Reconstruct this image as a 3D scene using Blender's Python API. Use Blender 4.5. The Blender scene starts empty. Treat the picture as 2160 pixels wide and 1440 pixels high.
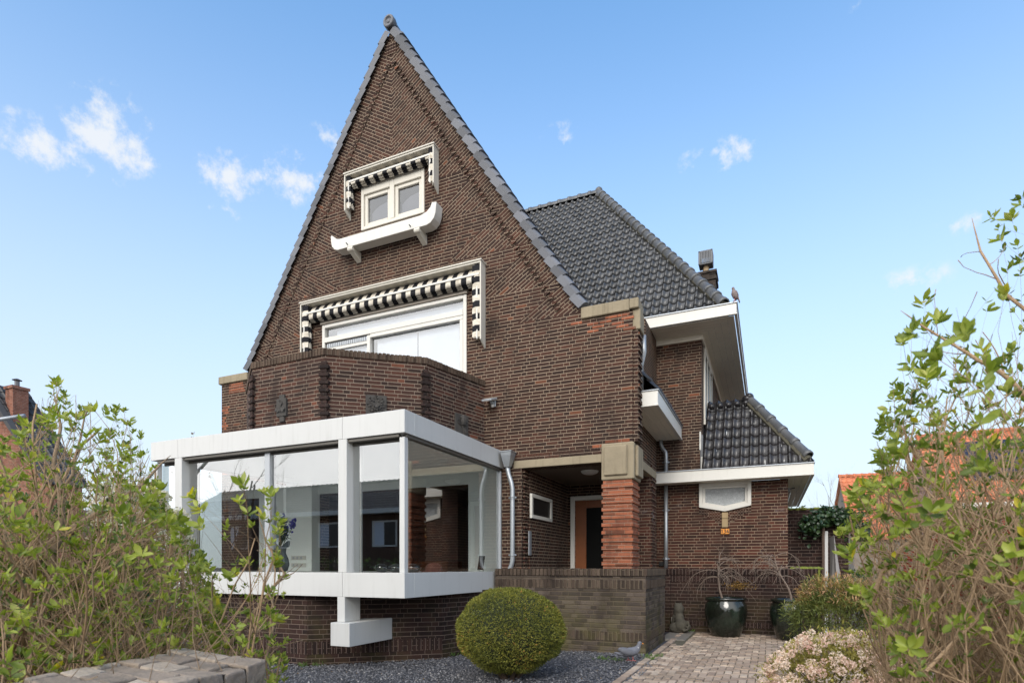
import bpy, bmesh, math, random
import numpy as np
from mathutils import Vector, Matrix
R = math.radians
scene = bpy.context.scene
COL = scene.collection

# ------------------------------------------------------------------ camera
HC = 1.4                                   # eye height
YAW = R(24.0)
FPX, HZ = 1217.0, 1195.0                   # focal length / horizon of the 2160 px wide photograph
cam_d = bpy.data.cameras.new('camera')
cam = bpy.data.objects.new('camera', cam_d); COL.objects.link(cam)
cam.location = (0, 0, HC); cam.rotation_euler = (R(90), 0, YAW)
cam_d.sensor_width = 36.0; cam_d.sensor_fit = 'HORIZONTAL'
cam_d.lens = 36.0 * FPX / 2160.0
cam_d.shift_y = (HZ - 720.0) / 2160.0
cam_d.clip_start = 0.05; cam_d.clip_end = 3000
cam_d.dof.use_dof = True; cam_d.dof.focus_distance = 9.0; cam_d.dof.aperture_fstop = 5.0
scene.camera = cam

VV = np.array([-math.sin(YAW), math.cos(YAW), 0.0]); RR = np.array([math.cos(YAW), math.sin(YAW), 0.0])
def ray(x, y): return VV + RR * ((x - 1080) / FPX) + np.array([0, 0, 1.0]) * ((HZ - y) / FPX)
def onX(x, y, X): d = ray(x, y); return np.array([0, 0, HC]) + d * (X / d[0])
def onY(x, y, Y): d = ray(x, y); return np.array([0, 0, HC]) + d * (Y / d[1])
def onD(x, y, D): return np.array([0, 0, HC]) + ray(x, y) * D
def onZ(x, y, Z): d = ray(x, y); return np.array([0, 0, HC]) + d * ((Z - HC) / d[2])

# ------------------------------------------------------------------ exposure, sun, sky
vs = scene.view_settings
scene.display_settings.display_device = 'sRGB'
vs.view_transform = 'Standard'; vs.look = 'None'; vs.gamma = 1.0; vs.use_curve_mapping = False
vs.exposure = 1.58
SUN_DIR = Vector((0.08, -0.85, 0.52)).normalized()     # towards the sun: behind the camera, to the left
sun_d = bpy.data.lights.new('sun', 'SUN'); sun_d.energy = 0.62; sun_d.angle = R(22); sun_d.color = (1.0, 0.94, 0.86)
sun = bpy.data.objects.new('sun', sun_d); COL.objects.link(sun)
sun.rotation_euler = (-SUN_DIR).to_track_quat('-Z', 'Y').to_euler(); sun.location = (-10, -16, 30)

class NT:
    """small helper for node trees: m() makes math nodes, sockets or floats go in, a socket comes out"""
    def __init__(s, tree): s.t = tree; s.n = tree.nodes; s.l = tree.links
    def new(s, typ, **kw):
        nd = s.n.new(typ)
        for k, v in kw.items(): setattr(nd, k, v)
        return nd
    def put(s, sock, v):
        if isinstance(v, bpy.types.NodeSocket): s.l.new(v, sock)
        elif v is not None:
            if isinstance(v, (tuple, list)) and len(v) == 3 and sock.type == 'RGBA': v = (*v, 1)
            sock.default_value = v
    def m(s, op, a, b=None, c=None, clamp=False):
        nd = s.new('ShaderNodeMath', operation=op, use_clamp=clamp)
        s.put(nd.inputs[0], a)
        if b is not None: s.put(nd.inputs[1], b)
        if c is not None: s.put(nd.inputs[2], c)
        return nd.outputs[0]
    def vm(s, op, a, b=None):
        nd = s.new('ShaderNodeVectorMath', operation=op)
        s.put(nd.inputs[0], a)
        if b is not None: s.put(nd.inputs[1], b)
        return nd.outputs['Value'] if op in ('DOT_PRODUCT', 'LENGTH') else nd.outputs[0]
    def ss(s, x, a, b):
        nd = s.new('ShaderNodeMapRange', interpolation_type='SMOOTHSTEP')
        s.put(nd.inputs[0], x); s.put(nd.inputs[1], a); s.put(nd.inputs[2], b)
        return nd.outputs[0]
    def noise(s, vec, scale, detail=2.0, rough=0.5, dim='3D'):
        nd = s.new('ShaderNodeTexNoise', noise_dimensions=dim)
        if vec is not None: s.put(nd.inputs['Vector'], vec)
        nd.inputs['Scale'].default_value = scale; nd.inputs['Detail'].default_value = detail; nd.inputs['Roughness'].default_value = rough
        return nd.outputs[0]
    def white(s, vec):
        nd = s.new('ShaderNodeTexWhiteNoise', noise_dimensions='3D'); s.put(nd.inputs['Vector'], vec)
        return nd.outputs['Value']
    def comb(s, x, y, z=0.0):
        nd = s.new('ShaderNodeCombineXYZ'); s.put(nd.inputs[0], x); s.put(nd.inputs[1], y); s.put(nd.inputs[2], z); return nd.outputs[0]
    def sep(s, v):
        nd = s.new('ShaderNodeSeparateXYZ'); s.put(nd.inputs[0], v); return nd.outputs[0], nd.outputs[1], nd.outputs[2]
    def mix(s, f, a, b, typ='RGBA', blend='MIX'):
        nd = s.new('ShaderNodeMix', data_type=typ)
        if typ == 'RGBA': nd.blend_type = blend
        i = {'RGBA': (6, 7, 2), 'FLOAT': (2, 3, 0)}[typ]
        s.put(nd.inputs[0], f); s.put(nd.inputs[i[0]], a); s.put(nd.inputs[i[1]], b)
        return nd.outputs[i[2]]
    def ramp(s, f, stops, interp='LINEAR'):
        nd = s.new('ShaderNodeValToRGB'); cr = nd.color_ramp; cr.interpolation = interp
        while len(cr.elements) < len(stops): cr.elements.new(0.5)
        for e, (p, c) in zip(cr.elements, stops): e.position = p; e.color = (*c, 1)
        s.put(nd.inputs[0], f); return nd.outputs[0]

world = bpy.data.worlds.new('World'); scene.world = world; world.use_nodes = True
W = NT(world.node_tree); W.n.clear()
sky = W.new('ShaderNodeTexSky', sky_type='NISHITA'); sky.sun_disc = False
sky.sun_elevation = math.asin(SUN_DIR.z); sky.sun_rotation = math.atan2(SUN_DIR.x, SUN_DIR.y)
sky.air_density = 1.0; sky.dust_density = 0.4; sky.ozone_density = 0.7; sky.altitude = 0
gdir = W.new('ShaderNodeTexCoord').outputs['Generated']
gx, gy, gz = W.sep(gdir)
# thin haze: the sky pales towards the horizon
pale = W.m('POWER', W.m('SUBTRACT', 1.0, W.ss(gz, -0.02, 0.84)), 1.05)
skyc = W.mix(W.m('MULTIPLY', pale, 0.96), W.mix(1.0, sky.outputs[0], (.52, .79, .92), blend='MULTIPLY'), (2.10, 2.22, 2.38))
# small fair-weather clouds: patches of noise round given directions
n1 = W.noise(gdir, 15.0, 8.0, 0.64); n2 = W.noise(gdir, 42.0, 6.0, 0.64)
nn = W.m('ADD', W.m('MULTIPLY', n1, 0.72), W.m('MULTIPLY', n2, 0.34))
clouds = [(75, 300, 95, 60, 1.0), (235, 290, 100, 95, 1.15), (205, 190, 80, 50, .6), (190, 355, 45, 45, .8), (490, 375, 90, 62, 1.1),
          (610, 375, 85, 60, 1.05), (470, 440, 60, 30, .55), (690, 290, 45, 35, .55), (1200, 290, 75, 36, .6), (1240, 322, 35, 26, .5), (1530, 325, 105, 40, .95),
          (1790, 20, 80, 45, .5), (1900, 600, 130, 40, .42), (2040, 470, 90, 30, .35), (1880, 655, 140, 20, .45), (2100, 30, 100, 40, .3)]
tot = None
for x, y, rx, ry, k in clouds:
    d = ray(x, y); d /= np.linalg.norm(d)
    r_ = np.cross(d, (0, 0, 1)); r_ /= np.linalg.norm(r_); u_ = np.cross(r_, d)
    dd = math.sqrt(1 + ((x - 1080) / FPX) ** 2 + ((HZ - y) / FPX) ** 2)
    a = W.m('MULTIPLY', W.vm('DOT_PRODUCT', gdir, tuple(r_)), FPX * dd / rx * 1.0)
    b = W.m('MULTIPLY', W.vm('DOT_PRODUCT', gdir, tuple(u_)), FPX * dd / ry * 1.0)
    f = W.m('SUBTRACT', 1.0, W.m('SQRT', W.m('ADD', W.m('MULTIPLY', a, a), W.m('MULTIPLY', b, b))), clamp=True)
    f = W.m('MULTIPLY', f, W.m('GREATER_THAN', W.vm('DOT_PRODUCT', gdir, tuple(d)), 0.5))
    f = W.m('MULTIPLY', W.m('POWER', f, 0.75), k)
    tot = f if tot is None else W.m('MAXIMUM', tot, f)
cl = W.m('MULTIPLY', W.ss(W.m('ADD', W.m('MULTIPLY', tot, 1.1), W.m('MULTIPLY', W.m('SUBTRACT', nn, .55), 4.8)), .30, 1.15), W.ss(tot, 0.0, .35))
skyc = W.mix(W.m('MULTIPLY', cl, 0.88), skyc, (2.35, 2.42, 2.5))
# a broad bright overcast bank behind the camera (only seen in the panes; it is also the soft light on the front)
back = W.vm('DOT_PRODUCT', gdir, (-0.25, -0.95, 0.12))
bk = W.m('MULTIPLY', W.ss(back, 0.05, 0.55), W.ss(gz, -0.02, 0.06))
bk = W.m('MULTIPLY', bk, W.m('ADD', 0.72, W.m('MULTIPLY', n1, 0.4)))
skyc = W.mix(bk, skyc, (6.6, 6.6, 6.6))
bg = W.new('ShaderNodeBackground'); bg.inputs['Strength'].default_value = 0.13
W.put(bg.inputs['Color'], skyc)
W.l.new(bg.outputs[0], W.new('ShaderNodeOutputWorld').inputs[0])

# ------------------------------------------------------------------ mesh builder
LOC = {}                                    # world position of each parent
def rot(v, ax, a): return Matrix.Rotation(a, 3, ax) @ Vector(v)
class MB:
    def __init__(s): s.v = []; s.f = []; s.r = []; s.mi = []; s.cr = 0.5; s.cm = 0
    def add(s, vs_, fs, r=None, mi=None):
        b = len(s.v); s.v += [tuple(map(float, p)) for p in vs_]
        for f in fs: s.f.append([b + i for i in f]); s.r.append(s.cr if r is None else r); s.mi.append(s.cm if mi is None else mi)
        return s
    def box(s, x0, y0, z0, x1, y1, z1, r=None, mi=None):
        return s.add([(x0, y0, z0), (x1, y0, z0), (x1, y1, z0), (x0, y1, z0), (x0, y0, z1), (x1, y0, z1), (x1, y1, z1), (x0, y1, z1)],
                     [(0, 3, 2, 1), (4, 5, 6, 7), (0, 1, 5, 4), (1, 2, 6, 5), (2, 3, 7, 6), (3, 0, 4, 7)], r, mi)
    def obox(s, c, a, b, d, r=None, mi=None):           # centre and three half vectors
        c, a, b, d = map(np.array, (c, a, b, d))
        if np.dot(np.cross(a, b), d) < 0: a = -a
        P = [c + i * a + j * b + k * d for k in (-1, 1) for (i, j) in ((-1, -1), (1, -1), (1, 1), (-1, 1))]
        return s.add(P, [(0, 3, 2, 1), (4, 5, 6, 7), (0, 1, 5, 4), (1, 2, 6, 5), (2, 3, 7, 6), (3, 0, 4, 7)], r, mi)
    def prism(s, poly, ext, r=None, mi=None):           # planar 3D polygon swept along ext
        P = [np.array(p, float) for p in poly]; e = np.array(ext, float); n = len(P)
        nrm = sum((np.cross(P[i] - P[0], P[(i + 1) % n] - P[0]) for i in range(n)), np.zeros(3))
        if np.dot(nrm, e) > 0: P = P[::-1]
        fs = [tuple(range(n)), tuple(range(2 * n - 1, n - 1, -1))] + [(i, n + i, n + (i + 1) % n, (i + 1) % n) for i in range(n)]
        return s.add(P + [p + e for p in P], fs, r, mi)
    def tube(s, pts, rad, n=6, r=None, mi=None, cap=True):
        pts = [np.array(p, float) for p in pts]; m = len(pts)
        rad = [rad] * m if np.isscalar(rad) else rad
        t0 = pts[1] - pts[0]; t0 /= np.linalg.norm(t0) + 1e-9
        ref = np.array([0, 0, 1.0]) if abs(t0[2]) < .9 else np.array([1.0, 0, 0])
        A = np.cross(t0, ref); A /= np.linalg.norm(A); V = []
        for i in range(m):
            t = pts[min(i + 1, m - 1)] - pts[max(i - 1, 0)]; t /= np.linalg.norm(t) + 1e-9
            A = A - t * np.dot(A, t); A /= np.linalg.norm(A) + 1e-9; B = np.cross(t, A)
            V += [pts[i] + rad[i] * (A * math.cos(2 * math.pi * k / n) + B * math.sin(2 * math.pi * k / n)) for k in range(n)]
        F = [(i * n + k, i * n + (k + 1) % n, (i + 1) * n + (k + 1) % n, (i + 1) * n + k) for i in range(m - 1) for k in range(n)]
        if cap: F += [tuple(range(n - 1, -1, -1)), tuple(range((m - 1) * n, m * n))]
        return s.add(V, F, r, mi)
    def lathe(s, c, prof, n=24, axis=(0, 0, 1), r=None, mi=None):
        ax = np.array(axis, float); ax /= np.linalg.norm(ax)
        ref = np.array([1.0, 0, 0]) if abs(ax[0]) < .9 else np.array([0, 1.0, 0])
        A = np.cross(ref, ax); A /= np.linalg.norm(A); B = np.cross(ax, A); c = np.array(c, float)
        V = [c + ax * z + rr * (A * math.cos(2 * math.pi * k / n) + B * math.sin(2 * math.pi * k / n)) for rr, z in prof for k in range(n)]
        F = [(i * n + k, i * n + (k + 1) % n, (i + 1) * n + (k + 1) % n, (i + 1) * n + k) for i in range(len(prof) - 1) for k in range(n)]
        return s.add(V, F, r, mi)
    def ball(s, c, rx, ry=None, rz=None, n=10, rotm=None, r=None, mi=None):
        ry = ry or rx; rz = rz or rx; V = []; m = max(4, n // 2 + 1)
        for i in range(m + 1):
            th = math.pi * i / m
            for k in range(n):
                p = Vector((rx * math.sin(th) * math.cos(2 * math.pi * k / n), ry * math.sin(th) * math.sin(2 * math.pi * k / n), -rz * math.cos(th)))
                if rotm is not None: p = rotm @ p
                V.append(tuple(p + Vector(c)))
        F = [(i * n + k, i * n + (k + 1) % n, (i + 1) * n + (k + 1) % n, (i + 1) * n + k) for i in range(m) for k in range(n)]
        return s.add(V, F, r, mi)
    def build(s, name, mats, parent=None, smooth=False, bevel=0.0, seg=1, recalc=False):
        base = LOC.get(parent.name, np.zeros(3)) if parent is not None else np.zeros(3)
        V = np.array(s.v, float)
        me = bpy.data.meshes.new(name)
        me.from_pydata((V - base).tolist(), [], s.f)
        if not isinstance(mats, (list, tuple)): mats = [mats]
        for m_ in mats: me.materials.append(m_)
        me.polygons.foreach_set('material_index', np.array(s.mi, 'i'))
        at = me.attributes.new('rnd', 'FLOAT', 'FACE'); at.data.foreach_set('value', np.array(s.r, 'f'))
        uv = me.uv_layers.new(name='UVMap'); L = np.zeros((len(me.loops), 2), 'f'); li = 0
        for f in s.f:                                   # metre-true box mapping: u along the wall, v = height
            P = V[f]; n = np.zeros(3)
            for i in range(len(f)): n += np.cross(P[i] - P[0], P[(i + 1) % len(f)] - P[0])
            n /= np.linalg.norm(n) + 1e-12
            if abs(n[2]) > 0.72: L[li:li + len(f)] = P[:, :2]
            else:
                t = np.array([-n[1], n[0], 0.0]); t /= np.linalg.norm(t) + 1e-12
                L[li:li + len(f), 0] = P @ t; L[li:li + len(f), 1] = P[:, 2]
            li += len(f)
        uv.data.foreach_set('uv', L.ravel())
        if smooth: me.polygons.foreach_set('use_smooth', np.ones(len(me.polygons), bool))
        if recalc:
            bm = bmesh.new(); bm.from_mesh(me); bmesh.ops.recalc_face_normals(bm, faces=bm.faces); bm.to_mesh(me); bm.free()
        o = bpy.data.objects.new(name, me); COL.objects.link(o)
        if parent is not None: o.parent = parent; LOC[o.name] = base
        else: LOC[o.name] = np.zeros(3)
        if bevel:
            md = o.modifiers.new('bevel', 'BEVEL'); md.width = bevel; md.segments = seg; md.limit_method = 'ANGLE'; md.angle_limit = R(40)
        return o

def build_split(mb, key, name, mats, parent=None, **kw):
    """one object per value of key(centre of a face): separate pieces become parts of their own"""
    groups = {}
    for i, f in enumerate(mb.f): groups.setdefault(key(np.mean([mb.v[k] for k in f], axis=0)), []).append(i)
    out = []
    for g in sorted(groups):
        m2 = MB(); idx = {}
        for i in groups[g]:
            for k in mb.f[i]:
                if k not in idx: idx[k] = len(m2.v); m2.v.append(mb.v[k])
            m2.f.append([idx[k] for k in mb.f[i]]); m2.r.append(mb.r[i]); m2.mi.append(mb.mi[i])
        out.append(m2.build(name, mats, parent, **kw))
    return out
def sheet(p0, p1, z0, z1):
    """a single upright pane between two plan points"""
    return MB().add([(*p0, z0), (*p1, z0), (*p1, z1), (*p0, z1)], [(0, 1, 2, 3)])
def thing(name, label, cat, loc, group=None):
    o = bpy.data.objects.new(name, None); COL.objects.link(o); o.location = loc; o.empty_display_size = .1
    LOC[o.name] = np.array(loc, float)
    return tag(o, label, cat, group)
def tag(o, label=None, cat=None, group=None, kind=None):
    if label: o['label'] = label
    if cat: o['category'] = cat
    if group: o['group'] = group
    if kind: o['kind'] = kind
    return o
def tris_obj(name, V, T, mat, parent=None, rnd=None, smooth=False):
    """big numpy triangle mesh"""
    base = LOC.get(parent.name, np.zeros(3)) if parent is not None else np.zeros(3)
    V = np.asarray(V, 'f') - base.astype('f'); T = np.asarray(T, 'i')
    me = bpy.data.meshes.new(name)
    me.vertices.add(len(V)); me.vertices.foreach_set('co', V.ravel())
    me.loops.add(T.size); me.loops.foreach_set('vertex_index', T.ravel())
    me.polygons.add(len(T)); me.polygons.foreach_set('loop_start', np.arange(0, T.size, 3, dtype='i'))
    me.polygons.foreach_set('loop_total', np.full(len(T), 3, 'i'))
    if smooth: me.polygons.foreach_set('use_smooth', np.ones(len(T), bool))
    me.update(calc_edges=True); me.validate()
    if rnd is not None:
        at = me.attributes.new('rnd', 'FLOAT', 'FACE'); at.data.foreach_set('value', np.asarray(rnd, 'f'))
    if isinstance(mat, (list, tuple)):
        for m_ in mat: me.materials.append(m_)
    else: me.materials.append(mat)
    o = bpy.data.objects.new(name, me); COL.objects.link(o)
    if parent is not None: o.parent = parent
    LOC[o.name] = base
    return o

# ------------------------------------------------------------------ materials
def mat(name):
    m_ = bpy.data.materials.new(name); m_.use_nodes = True; n = NT(m_.node_tree); n.n.clear()
    p = n.new('ShaderNodeBsdfPrincipled'); o = n.new('ShaderNodeOutputMaterial'); n.l.new(p.outputs[0], o.inputs[0])
    n.p = p; n.o = o
    return m_, n
def uvs(n):
    u, v, _ = n.sep(n.new('ShaderNodeUVMap').outputs[0]); return u, v
def pos(n): return n.new('ShaderNodeNewGeometry').outputs['Position']
def rndat(n):
    a = n.new('ShaderNodeAttribute', attribute_name='rnd'); return a.outputs['Fac']
def bump(n, h, dist, strength=1.0):
    b = n.new('ShaderNodeBump'); b.inputs['Strength'].default_value = strength; b.inputs['Distance'].default_value = dist
    n.put(b.inputs['Height'], h); n.l.new(b.outputs[0], n.p.inputs['Normal'])

def plain(name, c, rough=0.5, metal=0.0, var=0.12, scale=3.0, bumpd=0.0, spec=0.5, streak=0.0):
    m_, n = mat(name); P = pos(n)
    f = n.noise(P, scale, 4, .6)
    k = n.m('ADD', 1 - var, n.m('MULTIPLY', f, 2 * var))
    col = n.mix(1.0, c, n.comb(k, k, k), blend='MULTIPLY')
    if streak:                                           # rain streaks and dirt running down
        px, py, pz = n.sep(P)
        st = n.noise(n.comb(n.m('MULTIPLY', px, 14), n.m('MULTIPLY', py, 14), n.m('MULTIPLY', pz, 1.1)), 1.0, 3, .6)
        col = n.mix(n.m('MULTIPLY', n.ss(st, .5, .78), streak), col, (c[0] * .45, c[1] * .43, c[2] * .38))
    n.put(n.p.inputs['Base Color'], col)
    n.p.inputs['Roughness'].default_value = rough; n.p.inputs['Metallic'].default_value = metal
    n.p.inputs['Specular IOR Level'].default_value = spec
    if bumpd: bump(n, n.noise(P, scale * 9, 3, .6), bumpd)
    return m_

def brick_core(n, u, v, h, L, joint):
    """rows of stretcher, stretcher, header with a stepped offset; returns mortar mask, two random values and a height"""
    jit = n.noise(n.comb(n.m('MULTIPLY', u, 3.0), n.m('MULTIPLY', v, 3.0)), 7.0, 2, .6)
    u = n.m('ADD', u, n.m('MULTIPLY', n.m('SUBTRACT', jit, .5), .008)); v = n.m('ADD', v, n.m('MULTIPLY', n.m('SUBTRACT', jit, .5), .006))
    row = n.m('FLOOR', n.m('DIVIDE', v, h)); fv = n.m('SUBTRACT', v, n.m('MULTIPLY', row, h))
    uu = n.m('ADD', u, n.m('ADD', n.m('MULTIPLY', row, L * .75), n.m('MULTIPLY', n.m('FLOORED_MODULO', row, 3.0), L * .5)))
    Pd = 2.5 * L
    cell = n.m('FLOOR', n.m('DIVIDE', uu, Pd)); x = n.m('SUBTRACT', uu, n.m('MULTIPLY', cell, Pd))
    i1 = n.m('GREATER_THAN', x, L); i2 = n.m('GREATER_THAN', x, 2 * L); i = n.m('ADD', i1, i2)
    lx = n.m('SUBTRACT', x, n.m('MULTIPLY', i, L)); bl = n.m('SUBTRACT', L, n.m('MULTIPLY', i2, L * .5))
    e = n.m('MINIMUM', n.m('MULTIPLY', n.m('MINIMUM', lx, n.m('SUBTRACT', bl, lx)), 1.45), n.m('MINIMUM', fv, n.m('SUBTRACT', h, fv)))
    mort = n.m('SUBTRACT', 1.0, n.ss(e, joint * .3, joint * .7))
    idv = n.comb(n.m('ADD', n.m('MULTIPLY', cell, 3.0), i), row, 0.37)
    r1 = n.white(idv); r2 = n.white(n.vm('ADD', idv, (17.3, 5.1, 2.2)))
    return mort, r1, r2, n.m('SUBTRACT', 1.0, mort)

def brick_mat(name, stops, mortar, h=.0635, L=.222, joint=.012, gable=None, soldier=False, moss=0.0, efflo=0.0, dirt=.45, rough=.85, red=None):
    m_, n = mat(name); u, v = uvs(n); P = pos(n)
    if soldier: u, v = v, u
    if gable:
        xc, za, th, per, zfull = gable; s_, c_ = math.sin(th), math.cos(th)
        ax = n.m('ABSOLUTE', n.m('SUBTRACT', u, xc)); dz = n.m('SUBTRACT', za, v)
        d = n.m('SUBTRACT', n.m('MULTIPLY', dz, c_), n.m('MULTIPLY', ax, s_))
        t = n.m('MULTIPLY', n.m('ADD', n.m('MULTIPLY', dz, s_), n.m('MULTIPLY', ax, c_)), -1.0)
        fr = n.m('MULTIPLY', n.m('FLOORED_MODULO', t, per), s_)
        wedge = n.m('GREATER_THAN', fr, n.m('MULTIPLY', d, c_))
        wedge = n.m('MULTIPLY', wedge, n.m('GREATER_THAN', v, 5.95))
        full = n.m('GREATER_THAN', n.m('ADD', v, n.m('MULTIPLY', ax, .25)), zfull)
        w = n.m('MAXIMUM', wedge, full)
        u = n.mix(w, u, d, 'FLOAT'); v = n.mix(w, v, t, 'FLOAT')
    mort, r1, r2, hh = brick_core(n, u, v, h, L, joint)
    col = n.ramp(r1, stops)
    if red is not None:                                  # a few odd fired bricks
        col = n.mix(n.m('MULTIPLY', n.m('GREATER_THAN', r2, .992), .6), col, red)
    spk = n.noise(P, 55.0, 3, .65)
    col = n.mix(n.m('MULTIPLY', n.ss(spk, .45, .8), .45), col, (.018, .013, .012))
    big = n.noise(P, .55, 4, .6)
    k = n.m('ADD', 1.0 - dirt * .5, n.m('MULTIPLY', big, dirt)); col = n.mix(1.0, col, n.comb(k, k, k), blend='MULTIPLY')
    mc = n.mix(n.noise(P, 2.2, 3, .6), tuple(c * .62 for c in mortar), tuple(c * 1.2 for c in mortar))
    px, py, pz = n.sep(P)
    col = n.mix(mort, col, mc)
    stn = n.noise(n.comb(n.m('MULTIPLY', px, 1.3), n.m('MULTIPLY', py, 1.3), n.m('MULTIPLY', pz, .5)), 1.6, 4, .62)
    col = n.mix(n.m('MULTIPLY', n.ss(stn, .5, .78), .7), col, (.022, .016, .014))
    if efflo:
        ef = n.m('MULTIPLY', n.ss(n.noise(P, 1.7, 5, .68), .55, .75), n.ss(n.noise(P, 9.0, 3, .7), .4, .65))
        col = n.mix(n.m('MULTIPLY', ef, efflo), col, (.36, .33, .32))
    if moss:
        ms = n.m('MULTIPLY', n.ss(n.noise(P, 2.6, 4, .65), .38, .68), n.m('SUBTRACT', 1.0, n.ss(pz, -.1, 1.3)))
        col = n.mix(n.m('MULTIPLY', ms, moss), col, (.115, .105, .032))
    n.put(n.p.inputs['Base Color'], col); n.p.inputs['Roughness'].default_value = rough; n.p.inputs['Specular IOR Level'].default_value = .15
    bump(n, n.m('ADD', hh, n.m('MULTIPLY', spk, .35)), .008, .9)
    return m_
M = {}
DARK = [(0, (.031, .0185, .015)), (.3, (.041, .0225, .0172)), (.6, (.051, .0262, .0192)), (.85, (.064, .0305, .0215)), (1, (.084, .038, .026))]
M['brick'] = brick_mat('dark_brick', DARK, (.34, .262, .19), joint=.011, red=(.26, .09, .045))
M['brick_gable'] = brick_mat('gable_brick', DARK, (.34, .262, .19), joint=.011, gable=(-7.137, 12.6, R(58), 1.02, 9.75), red=(.2, .075, .04))
M['brick_low'] = brick_mat('wing_brick', [(0, (.036, .0182, .0145)), (.4, (.056, .0248, .0185)), (.8, (.075, .0305, .0215)), (1, (.105, .039, .026))], (.34, .255, .18), joint=.0105, efflo=.55)
M['brick_bow'] = brick_mat('balcony_brick', [(0, (.032, .0205, .017)), (.5, (.054, .0285, .022)), (1, (.088, .039, .027))], (.28, .22, .17), joint=.0105, red=(.2, .07, .04), dirt=.6)
M['brick_soldier'] = brick_mat('soldier_brick', DARK, (.27, .2, .15), h=.066, L=.6)
M['brick_coping'] = brick_mat('coping_brick', [(0, (.045, .03, .022)), (.5, (.075, .05, .036)), (1, (.11, .075, .055))], (.12, .09, .065), h=.066, L=.6, joint=.016, soldier=True)
M['brick_orange'] = brick_mat('orange_brick', [(0, (.13, .05, .03)), (.3, (.25, .085, .045)), (.7, (.34, .115, .06)), (1, (.2, .07, .042))], (.32, .22, .16), joint=.01)
M['brick_base'] = brick_mat('plinth_brick', [(0, (.018, .0115, .011)), (.5, (.029, .0165, .0145)), (1, (.044, .023, .019))], (.15, .11, .09), h=.074, moss=.25)
M['brick_garden'] = brick_mat('garden_brick', [(0, (.045, .036, .031)), (.5, (.08, .063, .052)), (1, (.12, .095, .078))], (.11, .085, .062), h=.0755, L=.225, joint=.017, moss=.55, dirt=.5)
M['brick_garden_v'] = brick_mat('garden_soldier', [(0, (.04, .03, .024)), (.5, (.07, .05, .038)), (1, (.105, .077, .058))], (.13, .1, .072), h=.072, L=.6, joint=.017, soldier=True, moss=.45)
M['brick_plinth_v'] = brick_mat('plinth_soldier', [(0, (.02, .013, .012)), (.5, (.033, .019, .016)), (1, (.05, .027, .022))], (.14, .10, .085), h=.072, L=.6, soldier=True)
M['brick_far'] = brick_mat('far_brick', [(0, (.22, .08, .05)), (1, (.32, .125, .08))], (.4, .3, .24), dirt=.2)
M['brick_tan'] = brick_mat('tan_brick', [(0, (.16, .085, .05)), (1, (.24, .13, .08))], (.3, .24, .18), dirt=.3)
M['stone'] = plain('stone', (.26, .215, .145), .9, var=.35, scale=2.2, bumpd=.006, streak=.5)
M['white'] = plain('white_paint', (.62, .60, .55), .42, var=.05, scale=1.5, streak=.10)
M['cream'] = plain('cream_paint', (.60, .565, .49), .45, var=.06, scale=1.5, streak=.12)
M['soffit'] = plain('soffit_paint', (.74, .69, .58), .5, var=.1, scale=2.0)
M['alu'] = plain('pale_panel', (.53, .53, .517), .38, var=.08, scale=1.1, streak=.16)
M['alu_grey'] = plain('grey_aluminium', (.42, .44, .46), .35, metal=.3, var=.05)
M['dark'] = plain('dark_gap', (.02, .018, .016), .8)
M['zinc'] = plain('zinc', (.36, .38, .40), .42, metal=.6, var=.22, scale=5)
M['lead'] = plain('lead', (.13, .135, .145), .6, metal=.2, var=.35, scale=4)
M['iwhite'] = plain('plaster', (.90, .93, .90), .8, var=.02)
M['iceil'] = plain('ceiling_plaster', (.85, .87, .85), .8, var=.02)
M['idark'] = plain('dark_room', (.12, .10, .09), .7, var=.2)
M['blind'] = plain('window_blind', (.60, .64, .70), .7, var=.02)
M['wood'] = plain('door_wood', (.20, .062, .018), .38, var=.25, scale=6)
M['black'] = plain('black_enamel', (.012, .012, .012), .35)
M['enamel'] = plain('orange_enamel', (.72, .27, .03), .3, var=.06)
M['relief'] = plain('relief_stone', (.05, .045, .04), .85, var=.4, scale=9, bumpd=.004)
M['statue'] = plain('statue_stone', (.07, .063, .048), .95, var=.6, scale=9, bumpd=.008)
M['shell'] = plain('pale_stone', (.45, .42, .38), .9, var=.3, scale=8)
M['verge'] = plain('grey_ridge_tile', (.115, .12, .135), .5, var=.35, scale=3.5, bumpd=.003)
M['hip'] = plain('grey_hip_tile', (.105, .107, .11), .45, var=.4, scale=3.5, bumpd=.003, streak=.3)
M['mossy'] = plain('mossy_mortar', (.085, .078, .055), .95, var=.4, scale=12, bumpd=.01)
M['moss'] = plain('moss', (.19, .22, .035), .95, var=.4, scale=14, bumpd=.02)
M['slate'] = None

def tile_mat(name, c, rough, var=.3, spl=0.0):
    m_, n = mat(name); P = pos(n); r = rndat(n)
    k = n.m('ADD', 1 - var, n.m('MULTIPLY', r, 2 * var)); col = n.mix(1.0, c, n.comb(k, k, k), blend='MULTIPLY')
    li = n.noise(P, 16, 4, .7)
    col = n.mix(n.m('MULTIPLY', n.ss(li, .55, .8), .4), col, (.2, .2, .18))
    if spl:
        px, py, pz = n.sep(P)
        sp = n.noise(n.comb(n.m('MULTIPLY', px, 26), n.m('MULTIPLY', py, 3), n.m('MULTIPLY', pz, 5)), 1.0, 1, .5)
        col = n.mix(n.m('MULTIPLY', n.ss(sp, .73, .78), spl), col, (.6, .6, .58))
    n.put(n.p.inputs['Base Color'], col); n.put(n.p.inputs['Roughness'], n.m('ADD', rough, n.m('MULTIPLY', li, .18)))
    bump(n, n.noise(P, 40, 3, .6), .002)
    return m_
M['tile'] = tile_mat('glazed_grey_tile', (.046, .047, .05), .20, var=.4)
M['tile_black'] = tile_mat('glazed_black_tile', (.026, .024, .026), .20, spl=.8)
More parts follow.
